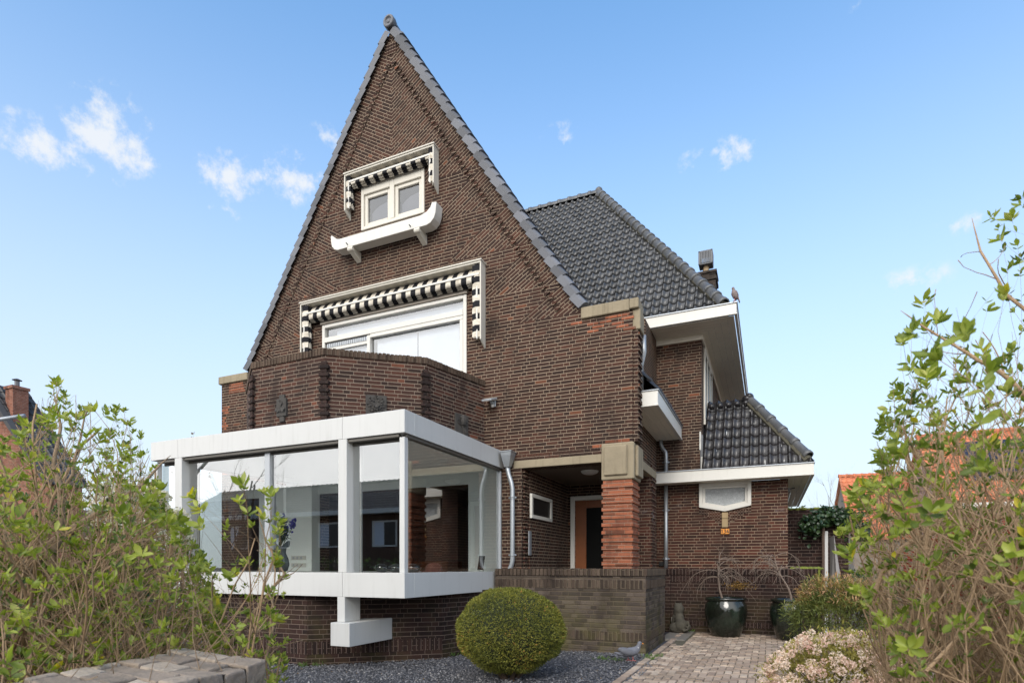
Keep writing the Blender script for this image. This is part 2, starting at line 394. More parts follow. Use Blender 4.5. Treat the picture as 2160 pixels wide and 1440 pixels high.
M['tile_far'] = tile_mat('far_dark_tile', (.05, .05, .052), .5)
M['tile_orange'] = tile_mat('orange_tile', (.50, .165, .075), .7, var=.18)
M['verge_tile'] = tile_mat('grey_verge_tile', (.10, .104, .118), .42, var=.42)
M['flat_roof'] = plain('flat_roof', (.17, .17, .17), .9, var=.2)

def glass(name, tint, refl, rough=0.0):
    m_, n = mat(name); n.n.remove(n.p)
    tr = n.new('ShaderNodeBsdfTransparent'); tr.inputs[0].default_value = (*tint, 1)
    gl = n.new('ShaderNodeBsdfGlossy'); gl.inputs['Roughness'].default_value = rough; gl.inputs[0].default_value = (1, 1, 1, 1)
    fr = n.new('ShaderNodeFresnel'); fr.inputs[0].default_value = 1.5
    mx = n.new('ShaderNodeMixShader'); n.put(mx.inputs[0], n.m('ADD', refl, n.m('MULTIPLY', fr.outputs[0], 1.0 - refl), clamp=True))
    n.l.new(tr.outputs[0], mx.inputs[1]); n.l.new(gl.outputs[0], mx.inputs[2]); n.l.new(mx.outputs[0], n.o.inputs[0])
    return m_
M['glass'] = glass('window_glass', (.97, 1.0, .985), .24)
M['glass_dark'] = glass('dark_glass', (.25, .26, .27), .02)
M['glass_sky'] = glass('upper_glass', (.88, .9, .92), .22)
M['glass_attic'] = glass('attic_glass', (.7, .72, .74), .10)
M['orb'] = glass('orb_glass', (.72, .76, .78), .10)
m_, n = mat('frosted_glass'); P = pos(n)
vor = n.new('ShaderNodeTexVoronoi', feature='DISTANCE_TO_EDGE'); vor.inputs['Scale'].default_value = 14; n.put(vor.inputs['Vector'], n.vm('ADD', P, n.new('ShaderNodeTexNoise').outputs[1]))
n.put(n.p.inputs['Base Color'], n.mix(n.ss(vor.outputs[0], 0, .22), (.36, .38, .39), (.60, .63, .65))); n.p.inputs['Roughness'].default_value = .12
bump(n, vor.outputs[0], .02); M['frost'] = m_

def stripes(name, axis, w=.115):
    m_, n = mat(name); u, v = uvs(n); P = pos(n)
    px, py, pz = n.sep(P); q = n.m('FLOORED_MODULO', n.m('DIVIDE', px if axis == 'u' else pz, w), 2.0)
    st = n.m('GREATER_THAN', q, 1.0)
    wh = n.mix(n.ss(n.noise(P, 7, 3, .6), .35, .75), (.66, .61, .52), (.46, .41, .33))
    n.put(n.p.inputs['Base Color'], n.mix(st, wh, (.018, .018, .021))); n.p.inputs['Roughness'].default_value = .9
    n.p.inputs['Specular IOR Level'].default_value = .15
    bump(n, n.noise(P, 14, 3, .6), .012)
    return m_
M['str_u'] = stripes('striped_canvas', 'u'); M['str_v'] = stripes('striped_canvas_side', 'v', .115)

def leaf_mat(name, stops, rough=.42, trans=.35, spec=.45):
    m_, n = mat(name); r = rndat(n); P = pos(n)
    col = n.ramp(r, stops)
    col = n.mix(n.m('MULTIPLY', n.noise(P, 30, 2, .5), .35), col, tuple(c * .6 for c in stops[len(stops) // 2][1]))
    n.put(n.p.inputs['Base Color'], col); n.p.inputs['Roughness'].default_value = rough; n.p.inputs['Specular IOR Level'].default_value = spec
    tl = n.new('ShaderNodeBsdfTranslucent'); n.put(tl.inputs[0], n.mix(1.0, col, (1.25, 1.35, .6), blend='MULTIPLY'))
    mx = n.new('ShaderNodeMixShader'); mx.inputs[0].default_value = trans
    n.l.new(n.p.outputs[0], mx.inputs[1]); n.l.new(tl.outputs[0], mx.inputs[2]); n.l.new(mx.outputs[0], n.o.inputs[0])
    return m_
M['privet'] = leaf_mat('privet_leaf', [(0, (.05, .085, .02)), (.25, (.135, .19, .028)), (.5, (.245, .305, .04)), (.75, (.36, .405, .07)), (.95, (.48, .48, .14)), (1, (.55, .45, .03))], trans=.42)
M['dark_leaf'] = leaf_mat('dark_leaf', [(0, (.015, .035, .016)), (.6, (.03, .06, .024)), (1, (.06, .1, .035))], .35, .15)
M['green_leaf'] = leaf_mat('green_leaf', [(0, (.035, .07, .018)), (.6, (.075, .14, .03)), (1, (.14, .22, .05))], .4, .25)
M['yew'] = leaf_mat('yew_needle', [(0, (.05, .062, .016)), (.4, (.135, .15, .03)), (.8, (.25, .24, .045)), (.97, (.32, .27, .05)), (1, (.42, .2, .06))], .6, .12, .2)
M['nandina'] = leaf_mat('nandina_leaf', [(0, (.05, .075, .022)), (.5, (.13, .165, .04)), (.72, (.22, .21, .06)), (.88, (.42, .22, .09)), (1, (.55, .33, .2))], .5, .2, .3)
M['skimmia'] = leaf_mat('yellow_green_leaf', [(0, (.12, .12, .03)), (.5, (.36, .32, .08)), (.8, (.52, .44, .14)), (1, (.45, .25, .1))], .5, .25, .3)
M['red_leaf'] = leaf_mat('red_leaf', [(0, (.16, .02, .014)), (.6, (.42, .045, .03)), (1, (.6, .12, .07))], .4, .3)
M['petal'] = leaf_mat('pink_white_petal', [(0, (.66, .36, .32)), (.3, (.82, .60, .53)), (1, (.90, .80, .73))], .7, .25, .2)
M['white_petal'] = leaf_mat('white_petal', [(0, (.7, .6, .55)), (1, (.85, .82, .78))], .7, .25, .2)
M['brown_leaf'] = leaf_mat('withered_leaf', [(0, (.12, .07, .02)), (1, (.3, .17, .04))], .7, .2, .2)
def bark(name, a, b):
    m_, n = mat(name); P = pos(n); f = n.noise(P, 35, 4, .65)
    n.put(n.p.inputs['Base Color'], n.mix(f, a, b)); n.p.inputs['Roughness'].default_value = .85; n.p.inputs['Specular IOR Level'].default_value = .2
    bump(n, n.noise(P, 120, 3, .6), .003); return m_
M['bark'] = bark('grey_brown_bark', (.12, .08, .05), (.40, .295, .195))
M['twig'] = bark('tan_twig', (.17, .105, .06), (.50, .355, .22))
M['bark_dark'] = bark('dark_bark', (.05, .035, .028), (.15, .105, .08))
M['bark_pale'] = bark('pale_bark', (.2, .16, .13), (.36, .3, .25))
m_, n = mat('glazed_pot'); P = pos(n); f = n.noise(P, 2.4, 4, .6)
n.put(n.p.inputs['Base Color'], n.ramp(f, [(.3, (.010, .009, .007)), (.52, (.010, .015, .010)), (.68, (.016, .026, .017)), (.85, (.03, .024, .014))])); n.p.inputs['Roughness'].default_value = .14; n.p.inputs['Specular IOR Level'].default_value = .7
bump(n, n.noise(P, 5, 3, .5), .012, .5); M['pot'] = m_
m_, n = mat('slate_chips'); r = rndat(n)
n.put(n.p.inputs['Base Color'], n.ramp(r, [(0, (.055, .055, .061)), (.55, (.13, .13, .142)), (.92, (.22, .22, .23)), (1, (.42, .40, .38))])); n.p.inputs['Roughness'].default_value = .55; M['slate'] = m_
m_, n = mat('slate_bed'); P = pos(n); v_ = n.new('ShaderNodeTexVoronoi'); v_.inputs['Scale'].default_value = 42; n.put(v_.inputs['Vector'], P)
n.put(n.p.inputs['Base Color'], n.mix(n.sep(v_.outputs['Color'])[0], (.02, .021, .026), (.11, .112, .13))); n.p.inputs['Roughness'].default_value = .7
bump(n, v_.outputs[0], .02); M['slate_bed'] = m_
m_, n = mat('clay_pavers'); r = rndat(n); P = pos(n)
col = n.ramp(r, [(0, (.22, .16, .12)), (.4, (.30, .225, .17)), (.75, (.38, .29, .22)), (1, (.45, .36, .28))])
col = n.mix(n.m('MULTIPLY', n.ss(n.noise(P, 1.3, 5, .65), .5, .75), .5), col, (.12, .105, .07))
col = n.mix(n.m('MULTIPLY', n.ss(n.noise(P, 45, 3, .6), .45, .8), .4), col, (.14, .1, .08))
n.put(n.p.inputs['Base Color'], col); n.p.inputs['Roughness'].default_value = .85; bump(n, n.noise(P, 60, 3, .6), .004); M['paver'] = m_
M['joint'] = plain('sandy_joint', (.10, .088, .06), .95, var=.3, scale=14)
M['soil'] = plain('soil', (.075, .058, .042), .95, var=.35, scale=3, bumpd=.02)
m_, n = mat('old_coping_brick'); r = rndat(n); P = pos(n)
col = n.ramp(r, [(0, (.24, .19, .15)), (.5, (.35, .28, .22)), (1, (.45, .375, .30))])
col = n.mix(n.m('MULTIPLY', n.ss(n.noise(P, 7, 5, .7), .45, .7), .6), col, (.13, .11, .085))
col = n.mix(n.m('MULTIPLY', n.ss(n.noise(P, 70, 3, .7), .62, .75), .5), col, (.5, .46, .4))
n.put(n.p.inputs['Base Color'], col); n.p.inputs['Roughness'].default_value = .92; bump(n, n.noise(P, 38, 5, .7), .012); M['old_brick'] = m_
rng = random.Random(7)
YG = 9.9                                    # the gable plane
XC, ZA, TH = -7.137, 12.6, R(58)            # gable axis, apex, pitch
YL = 13.2                                   # plane of the wing's front wall
house = thing('brick_house', 'tall dark brick house with a steep pointed gable, white glazed bay and black tiled roofs', 'house', (XC, YG, 0))

# ---------------- gable wall: strips between breakpoints, openings left out
def ztop(x):
    if x < -11.25 or x > -3.02: return 5.80
    return ZA - .06 - abs(x - XC) * math.tan(TH)
OPEN = [(-7.90, -6.33, 8.52, 9.47), (-8.97, -5.37, 4.9, 6.70), (-9.05, -5.31, 1.2, 3.0), (-4.215, -2.14, -.2, 3.235)]
bx_ = sorted({-12.1, -11.2501, -11.2499, XC, -3.0201, -3.0199, -2.14, *[o[0] for o in OPEN], *[o[1] for o in OPEN]})
mb = MB()
for a, b in zip(bx_[:-1], bx_[1:]):
    if b - a < .001: continue
    xm = (a + b) / 2; za, zb = ztop(a + 1e-5), ztop(b - 1e-5)
    holes = sorted([(o[2], o[3]) for o in OPEN if o[0] < xm < o[1]])
    z0 = -.2
    for h0, h1 in holes:
        if h0 > z0: mb.prism([(a, YG, z0), (b, YG, z0), (b, YG, h0), (a, YG, h0)], (0, .3, 0))
        z0 = h1
    mb.prism([(a, YG, z0), (b, YG, z0), (b, YG, zb), (a, YG, za)], (0, .3, 0))
mb.cm = 1                                    # newer orange bricks let in at the corners
for z, xs_ in ((5.735, (-3.25, -2.62, -2.40)), (5.672, (-2.95, -2.72, -2.33)), (5.608, (-2.85, -2.5)), (5.545, (-2.42, -2.95)), (5.48, (-2.3,)), (3.56, (-2.62, -2.4)), (3.50, (-2.85,))):
    for x in xs_: mb.box(x, YG - .004, z, x + .208, YG + .05, z + .051, r=rng.random())
for k in range(26):
    z = 3.62 + k * .0635
    if rng.random() < .75: x = -12.095 + (k % 2) * .05; mb.box(x, YG - .004, z, x + (.21 if rng.random() < .6 else .1), YG + .05, z + .051, r=rng.random())
for z in (5.74, 5.68, 5.61, 5.55): mb.box(-11.85, YG - .004, z, -11.4 + rng.random() * .1, YG + .05, z + .051)
mb.build('gable_wall', [M['brick_gable'], M['brick_orange']], house)
# corbelled corner pilaster at the right end and its rear partner
mb = MB(); mb.box(-2.138, YG + .03, 3.56, -2.055, YG + .33, 5.74)
for k in range(17): mb.box(-2.054, YG + .05, 3.6 + k * .127, -2.03, YG + .31, 3.66 + k * .127)
mb.build('corner_pilaster', M['brick'], house)
# dentil courses running parallel to the verges
mb = MB()
for s in (-1, 1):
    for k in range(58):
        q = .55 + k * .127; x = XC + s * (q * math.cos(TH)); z = ZA - .06 - q * math.sin(TH)
        x -= s * .34 * math.sin(TH); z -= .34 * math.cos(TH)
        if (x - XC) * s < .05 or z < 6.0: continue
        a = np.array((s * math.cos(TH), 0, -math.sin(TH))); nrm = np.array((s * math.sin(TH), 0, math.cos(TH)))
        mb.obox((x, YG - .005, z), a * .03, (0, .022, 0), nrm * .05)
build_split(mb, lambda c: c[0] > XC, 'dentil_course', M['brick'], house)
mb = MB()                                    # soldier bricks under the ridge end
for k in range(4): mb.box(XC - .12 + k * .062, YG - .014, 12.0, XC - .066 + k * .062, YG - .003, 12.22)
mb.build('soldier_bricks', M['brick_soldier'], house)

# ---------------- stone: shoulders, lintels, capital
mb = MB(); mb.box(-3.05, YG - .05, 5.80, -2.19, YG + .32, 6.0); mb.box(-2.19, YG - .04, 5.83, -2.03, YG + .36, 6.0); mb.box(-2.15, YG + .02, 5.48, -2.012, YG + .36, 5.829)
mb.build('shoulder_stone', M['stone'], house, bevel=.012)
mb = MB(); mb.box(-12.16, YG - .05, 5.80, -11.2, YG + .32, 5.98); mb.build('shoulder_stone', M['stone'], house, bevel=.012)
mb = MB(); mb.box(-4.37, YG - .012, 3.237, -2.686, YG + .28, 3.382); mb.box(-2.30, YG + .56, 3.237, -2.16, 12.3, 3.40); build_split(mb, lambda c: c[0] > -2.5, 'lintel', M['stone'], house, bevel=.006)
mb = MB()
for k in range(26): mb.box(-4.36 + k * .0645, YG - .010, 3.385, -4.305 + k * .0645, YG - .002, 3.49)
mb.build('soldier_course', M['brick_soldier'], house)
mb = MB(); mb.box(-2.684, YG - .025, 2.915, -2.11, YG + .55, 3.55); mb.box(-2.63, YG - .065, 2.99, -2.22, YG - .024, 3.50); mb.box(-2.111, YG + .06, 2.97, -2.055, YG + .50, 3.50)
mb.build('capital', M['stone'], house, bevel=.014)
mb = MB()                                    # pillar of alternately projecting courses
for k in range(28):
    z = 1.02 + k * .0675; o = .0 if k % 2 else .022
    mb.box(-2.66 - o, YG + .0 - o, z, -2.15 + o, YG + .52 + o, z + (.0675 if not k % 2 else .0675), r=rng.random())
mb.build('pillar', M['brick_orange'], house, bevel=.004)
# ---------------- porch
mb = MB(); mb.box(-4.40, YG + .3, -.2, -4.166, 12.5, 3.25)
mb.box(-4.166, 12.48, -.2, -3.99, 12.7, 3.25); mb.box(-2.75, 12.48, -.2, -2.3, 12.7, 3.25); mb.box(-3.99, 12.48, 2.95, -2.75, 12.7, 3.25)
mb.build('porch_wall', M['brick'], house)
mb = MB(); mb.box(-4.166, YG + .3, 3.245, -2.2, 12.48, 3.30); mb.build('porch_ceiling', plain('porch_ceiling_paint', (.13, .1, .075), .7), house)
mb = MB(); mb.box(-4.166, YG + .3, -.1, -2.2, 12.48, .45); mb.build('porch_floor', M['joint'], house)
mb = MB(); mb.box(-2.62, 11.9, 0, -2.2, 12.42, 3.237)
for k in range(24): mb.box(-2.21, 11.92, .5 + k * .127, -2.175, 12.4, .56 + k * .127)
for k in range(30): mb.box(-4.2, YG + .06, .5 + k * .127 * .75, -4.175, YG + .24, .545 + k * .127 * .75)
build_split(mb, lambda c: c[0] > -3, 'porch_pilaster', M['brick_low'], house)
mb = MB(); y0 = 12.44
mb.box(-4.10, y0, .45, -4.0, y0 + .12, 2.99); mb.box(-2.76, y0, .45, -2.66, y0 + .12, 2.99); mb.box(-4.0, y0 - .001, 2.89, -2.76, y0 + .119, 2.99)
df = mb.build('door_frame', M['white'], house, bevel=.01)
mb = MB(); mb.box(-3.998, y0 + .04, .47, -3.74, y0 + .1, 2.888); mb.box(-3.74, y0 + .04, 2.72, -2.76, y0 + .1, 2.888); mb.box(-3.02, y0 + .04, .47, -2.762, y0 + .1, 2.72); mb.box(-3.74, y0 + .04, .47, -3.02, y0 + .1, .8)
door = mb.build('door', M['wood'], house, bevel=.008)
MB().box(-3.739, y0 + .06, .801, -3.021, y0 + .07, 2.719).build('pane', plain('unlit_door_glass', (.004, .004, .004), .4, spec=.08), door)
MB().tube([(-3.07, y0 - .0, 1.5), (-3.07, y0 - .0, 2.1)], .015).build('handle', M['zinc'], door, True)
mb = MB(); X0 = -4.165                       # little window in the porch side wall
for a in ((10.18, 11.32, 2.33, 2.40), (10.18, 11.32, 2.73, 2.80)): mb.box(X0, a[0], a[2], X0 + .05, a[1], a[3])
mb.box(X0, 10.18, 2.40, X0 + .049, 10.25, 2.73); mb.box(X0, 11.24, 2.40, X0 + .049, 11.32, 2.73)
pw = mb.build('porch_window', M['white'], house, bevel=.006)
MB().box(X0, 10.25, 2.40, X0 + .02, 11.24, 2.73).build('pane', M['black'], pw)
MB().lathe((-3.15, 10.75, 3.243), [(.0, -.07), (.08, -.066), (.14, -.045), (.165, -.02), (.17, 0)], 24).build('porch_lamp', plain('opal_glass', (.75, .74, .7), .3), house, True)
MB().box(-4.163, 10.1, 1.62, -4.14, 10.22, 2.08).build('letter_plate', M['zinc'], house, bevel=.004)
# ---------------- wing walls
mb = MB(); mb.box(-2.55, YG + .3, 3.24, -2.31, YL, 5.75); mb.box(-2.55, 11.9, 5.75, -2.31, YL, 6.477); mb.box(-2.55, 12.42, -.2, -2.31, YL, 3.24); mb.build('side_wall', M['brick'], house)
mb = MB(); mb.box(-2.312, YL, 3.22, -1.345, YL + .3, 6.46); mb.box(-1.60, YL + .3, 3.22, -1.345, 20, 6.46); mb.build('upper_wall', M['brick'], house)
mb = MB(); mb.box(-2.312, YL, -.1, -1.392, YL + .3, 3.2195); mb.box(-.34, YL, -.1, .36, YL + .3, 3.2195); mb.box(.08, YL + .3, -.1, .36, 19, 3.2195)
mb.prism([(-1.392, YL, -.1), (-.34, YL, -.1), (-.34, YL, 2.70), (-.866, YL, 2.59), (-1.392, YL, 2.70)], (0, .3, 0)); mb.build('wing_wall', M['brick_low'], house)
def hexfr(x0, x1, zt, zs, zb, y0, y1, w, mb):
    xm = (x0 + x1) / 2; o = [(x0, zt), (x1, zt), (x1, zs), (xm, zb), (x0, zs)]; i = [(x0 + w, zt - w), (x1 - w, zt - w), (x1 - w, zs + w * .8), (xm, zb + w), (x0 + w, zs + w * .8)]
    for k in range(5):
        j = (k + 1) % 5; mb.prism([(o[k][0], y0, o[k][1]), (o[j][0], y0, o[j][1]), (i[j][0], y0, i[j][1]), (i[k][0], y0, i[k][1])], (0, y1 - y0, 0))
    return i
mb = MB(); i_ = hexfr(-1.392, -.34, 3.22, 2.70, 2.59, YL - .05, YL + .1, .075, mb); i2 = hexfr(i_[0][0], i_[1][0], i_[0][1], i_[2][1], i_[3][1], YL + .0, YL + .1, .05, mb)
hw = mb.build('wing_window', M['white'], house, bevel=.005)
MB().prism([(x, YL + .05, z) for x, z in i2], (0, .01, 0)).build('pane', M['frost'], hw)
mb = MB()
for k in range(8):
    for s in (-1, 1):
        x = -.866 + s * (.12 + k * .055); zt = 2.575 + (.11) * (abs(x + .866) / .526); zb = zt - (.24 if k < 2 else .19 if k < 5 else .13)
        mb.box(x - .022, YL - .012, zb, x + .022, YL - .002, zt)
build_split(mb, lambda c: c[0] > -.866, 'soldier_fan', M['brick_soldier'], house)
mb = MB(); mb.box(-.925, YL - .03, 2.25, -.80, YL - .001, 2.57); mb.box(-.925, YL - .045, 2.44, -.80, YL - .0301, 2.57); mb.build('key_stone', plain('key_stone_paint', (.33, .24, .13), .8, var=.3), house, bevel=.008)
# plinth of the wing with a soldier coping
mb = MB(); mb.box(-2.2, YL - .13, -.1, .9, YL - .001, 1.22); mb.box(-2.2, YL - .19, -.1, -1.98, YL - .129, 1.22)
pl = mb.build('plinth', M['brick_base'], house)
mb = MB()
for zz, zt, pr in ((1.075, 1.20, .006), (.12, .24, .006), (1.235, 1.36, .02)):
    for k in range(43): mb.box(-2.19 + k * .072, YL - .13 - pr - rng.random() * .004, zz, -2.19 + k * .072 + .06, YL - .12 + (.11 if zz > 1.2 else 0), zt + (rng.random() * .006 if zz > 1.2 else 0), r=rng.random())
mb.box(-2.2, YL - .128, 1.22, .9, YL - .003, 1.35)
mb.build('plinth_coping', M['brick_plinth_v'], pl, bevel=.004)
# ---------------- eaves: fascias, soffits
def fascia(mb, x0, y0, x1, y1, z0, z1, th, nrm):
    d = np.array((x1 - x0, y1 - y0, 0.0)); L = np.linalg.norm(d); d /= L; nv = np.array(nrm, float); c = (np.array((x0, y0, 0)) + np.array((x1, y1, 0))) / 2
    mb.obox(c - nv * th / 2 + np.array((0, 0, (z0 + z1) / 2)), d * L / 2, nv * th / 2, (0, 0, (z1 - z0) / 2))
    return mb
XE, YE = -.596, 12.456
mb = MB(); fascia(mb, -7, YE, XE, YE, 6.50, 6.715, .03, (0, -1, 0)); fascia(mb, XE, YE + .03, XE, 20.4, 6.50, 6.715, .03, (1, 0, 0))
mb.box(-7, YE - .012, 6.49, XE + .012, YE + .05, 6.515); mb.box(XE - .04, YE + .05, 6.49, XE + .012, 20.4, 6.515)
fa = mb.build('fascia', M['white'], house, bevel=.004)
mb = MB(); mb.box(-7, YE - .02, 6.7155, XE + .02, YE + .05, 6.74); mb.box(XE - .05, YE + .05, 6.7155, XE + .02, 20.4, 6.74); mb.build('gutter_edge', M['zinc'], fa, bevel=.004)
mb = MB()
for k in range(5): mb.box(-6.5, YE + .052 + k * .139, 6.478, XE - .05 - k * .139 - .002, YE + .186 + k * .139, 6.489 + .001 * (k % 2))
for k in range(5): mb.box(XE - .05 - (k + 1) * .139 + .004, YE + .052 + k * .139, 6.4785, XE - .05 - k * .139, 20.4, 6.4895 + .001 * (k % 2))
mb.box(-6.5, YL - .03, 6.36, -1.32, YL - .002, 6.477); mb.box(-1.344, YL - .002, 6.36, -1.31, 20.3, 6.477)
mb.build('soffit', M['soffit'], fa, bevel=.003)
XW, YW = .808, 12.75
mb = MB(); fascia(mb, -2.31, YW, XW, YW, 3.235, 3.44, .03, (0, -1, 0)); fascia(mb, XW, YW + .03, XW, 19.4, 3.235, 3.44, .03, (1, 0, 0))
mb.box(-2.31, YW - .012, 3.207, XW + .012, YW + .05, 3.2349); mb.box(XW - .04, YW + .05, 3.207, XW + .012, 19.4, 3.2349)
fb = mb.build('fascia', M['white'], house, bevel=.004)
mb = MB(); mb.box(-2.33, YW - .02, 3.4405, XW + .02, YW + .06, 3.462); mb.box(XW - .06, YW + .06, 3.4405, XW + .02, 19.4, 3.462); mb.box(-2.31, YW + .06, 3.43, -1.33, YL, 3.455)
mb.build('gutter_edge', M['zinc'], fb, bevel=.004)
mb = MB()
for k in range(3): mb.box(-2.31, YW + .052 + k * .135, 3.2215, XW - .05 - k * .135 - .002, YW + .182 + k * .135, 3.2345)
for k in range(3): mb.box(XW - .05 - (k + 1) * .135 + .004, YW + .052 + k * .135, 3.222, XW - .05 - k * .135, 19.4, 3.2346)
mb.build('soffit', M['soffit'], fb, bevel=.003)
# small canopy on the side wall
XK = -1.763
mb = MB(); mb.box(-2.30, 10.19, 4.235, XK, 10.22, 4.47); mb.box(XK - .03, 10.22, 4.235, XK, YL - .002, 4.47); mb.box(-2.30, 10.178, 4.205, XK + .012, 10.25, 4.234); mb.box(XK - .05, 10.25, 4.205, XK + .012, YL - .002, 4.234)
ca = mb.build('canopy', M['white'], house, bevel=.004)
mb = MB(); mb.box(-2.30, 10.17, 4.4705, XK + .02, 10.25, 4.49); mb.box(XK - .06, 10.25, 4.4705, XK + .02, YL - .002, 4.49); mb.build('gutter_edge', M['zinc'], ca, bevel=.004)
mb = MB()
for k in range(4): mb.box(-2.305 + k * .124, 10.251, 4.222, -2.305 + k * .124 + .119, YL - .002, 4.233)
mb.build('soffit', M['soffit'], ca, bevel=.003)
mb = MB()                                     # stepped lead flashing above the canopy roof
for k in range(5): mb.box(-2.30, YL - .022, 4.5, -1.78 - k * .10, YL - .003, 4.62 + k * .17)
mb.build('stepped_flashing', M['lead'], house)
cu = np.array((-.5, 0, .62)); cu /= np.linalg.norm(cu)
mb = MB(); mb.box(-1.352, YL - .02, 3.46, -1.27, YL + .75, 3.75); mb.box(-1.37, YL - .025, 3.46, -1.31, YL - .003, 4.28); mb.build('lead_flashing', M['lead'], house, bevel=.006)
MB().box(-1.385, YL - .03, 3.95, -1.352, YL - .026, 4.35).box(-1.355, YL - .035, 3.47, -1.30, YL - .0255, 3.8).build('white_flashing', plain('flaking_paint', (.55, .54, .5), .8, var=.45, scale=20), house)
# side windows above the wing roof
mb = MB(); mb.box(-1.343, 13.62, 4.6, -1.30, 15.4, 4.72); mb.box(-1.343, 13.62, 6.2, -1.30, 15.4, 6.34)
for y in (13.62, 14.2, 14.8, 15.32): mb.box(-1.343, y, 4.72, -1.305, y + .08, 6.2)
sw = mb.build('side_window', M['cream'], house, bevel=.005); MB().box(-1.343, 13.7, 4.72, -1.33, 15.3, 6.2).build('pane', M['black'], sw)

# ---------------- tiled roofs
def tile_slope(mb, o, U, Wd, um, vm, tw, tl, seed=1, ns=9):
    r_ = random.Random(seed); o, U, Wd = map(lambda a: np.array(a, float), (o, U, Wd)); N = np.cross(U, Wd); N /= np.linalg.norm(N)
    if N[2] < 0: N = -N
    prof = [(s / ns, .052 * math.exp(-((s / ns - .26) / .15) ** 2) - .014 * math.exp(-((s / ns - .72) / .2) ** 2)) for s in range(ns + 1)]
    for j in range(int(math.ceil(vm / tl))):
        for i in range(int(math.ceil(um / tw))):
            jit = (r_.random() - .5) * .012; tilt = (r_.random() - .5) * .01; q = r_.random()
            lo, hi, un = [], [], []
            for s, h in prof:
                p = o + U * (i + s) * tw
                lo.append(p + Wd * (j * tl - .04 + jit) + N * (h + .040 + tilt)); hi.append(p + Wd * ((j + 1) * tl + .02) + N * (h + .004)); un.append(p + Wd * (j * tl - .04 + jit) + N * (h + .006 + tilt))
            n = len(prof)
            mb.add(lo + hi + un, [(k, k + 1, n + k + 1, n + k) for k in range(n - 1)] + [(2 * n + k, 2 * n + k + 1, k + 1, k) for k in range(n - 1)], r=q)
    return mb
def clip(o, planes):
    bm = bmesh.new(); bm.from_mesh(o.data); off = np.array(o.parent.location if o.parent else (0, 0, 0), float)
    for co, no in planes:
        bmesh.ops.bisect_plane(bm, geom=bm.verts[:] + bm.edges[:] + bm.faces[:], plane_co=Vector(np.array(co, float) - off), plane_no=Vector(no), clear_outer=True)
    bm.to_mesh(o.data); bm.free(); o.data.polygons.foreach_set('use_smooth', np.ones(len(o.data.polygons), bool)); o.data.update()
def barrel(mb, p0, p1, step, rad, mbm=None, up=(0, 0, 1)):
    p0, p1 = np.array(p0, float), np.array(p1, float); d = p1 - p0; L = np.linalg.norm(d); d /= L; S = np.cross(d, up); S /= np.linalg.norm(S); Up = np.cross(S, d)
    n = int(round(L / step)); st = L / n; A = [math.pi * k / 8 - .25 + .5 * k / 8 * 1.0 for k in range(9)]
    A = [-.3 + (math.pi + .6) * k / 8 for k in range(9)]
    for i in range(n):
        q = rng.random(); rr = [(i * st - .03, rad * 1.22), (i * st + .05, rad * 1.2), (i * st + .055, rad * 1.06), ((i + 1) * st + .02, rad * .93)]
        V = [p0 + d * a + (S * math.cos(t) + Up * math.sin(t)) * r for a, r in rr for t in A]
        V += [p0 + d * rr[0][0] + (S * math.cos(t) + Up * math.sin(t)) * rad * .95 for t in A]
        F = [(a * 9 + k, (a + 1) * 9 + k, (a + 1) * 9 + k + 1, a * 9 + k + 1) for a in range(3) for k in range(8)] + [(36 + k, k, k + 1, 37 + k) for k in range(8)]
        mb.add(V, F, r=q)
cs, sn = math.cos(TH), math.sin(TH)
tr = M['tile']
mb = tile_slope(MB(), (XC + 4.62 , YG + .12, ZA - 4.62 * math.tan(TH) - .04), (0, 1, 0), (-cs, 0, sn), 6.6, 4.62 / cs, .185, .27, 3, 7)
o = mb.build('main_roof', tr, house); clip(o, [((XC, 0, 0), (-1, 0, 0)), ((0, 0, 5.6), (0, 0, -1))])
mb = MB(); mb.add([(XC, YG + .1, ZA - .03), (XC - 4.5, YG + .1, ZA - .03 - 4.5 * math.tan(TH)), (XC - 4.5, 21, ZA - .03 - 4.5 * math.tan(TH)), (XC, 21, ZA - .03)], [(0, 3, 2, 1)])
mb.add([(XC, YG + .1, ZA - .08), (XC + 4.6, YG + .1, ZA - .08 - 4.6 * math.tan(TH)), (XC + 4.6, 16, ZA - .08 - 4.6 * math.tan(TH)), (XC, 16, ZA - .08)], [(0, 1, 2, 3)])
mb.build('roof_underlay', M['tile_far'], house)
up = np.array((0, 3.70, 5.52)); up /= np.linalg.norm(up)
o = tile_slope(MB(), (-7.4, YE + .25, 6.73), (1, 0, 0), up, 6.9, 6.65, .185, .27, 4).build('wing_roof', tr, house); clip(o, [((XE, YE, 0), (1, 1, 0))])
o.data.polygons.foreach_set('use_smooth', np.ones(len(o.data.polygons), bool))
up2 = np.array((-3.70, 0, 5.52)); up2 /= np.linalg.norm(up2)
o = tile_slope(MB(), (XE - .25, YE, 6.73), (0, 1, 0), up2, 8.0, 6.65, .185, .27, 5, 5).build('wing_roof_side', tr, house); clip(o, [((XE, YE, 0), (-1, -1, 0)), ((XE, YE + 8, 0), (-1, 1, 0))])
mb = MB(); PK = (XE - 3.95, YE + 3.95, 6.70 + 5.52)
mb.add([(-8, YE + .25, 6.70), (XE - .25, YE + .25, 6.70), PK, (-8, YE + 3.95, PK[2])], [(0, 1, 2, 3)]); mb.add([(XE - .25, YE + .25, 6.70), (XE - .25, YE + 7.7, 6.70), PK], [(0, 1, 2)])
mb.add([(-8, YE + 7.7, 6.70), (XE - .25, YE + 7.7, 6.70), PK, (-8, YE + 3.95, PK[2])], [(3, 2, 1, 0)]); mb.build('roof_underlay', M['tile_far'], house)
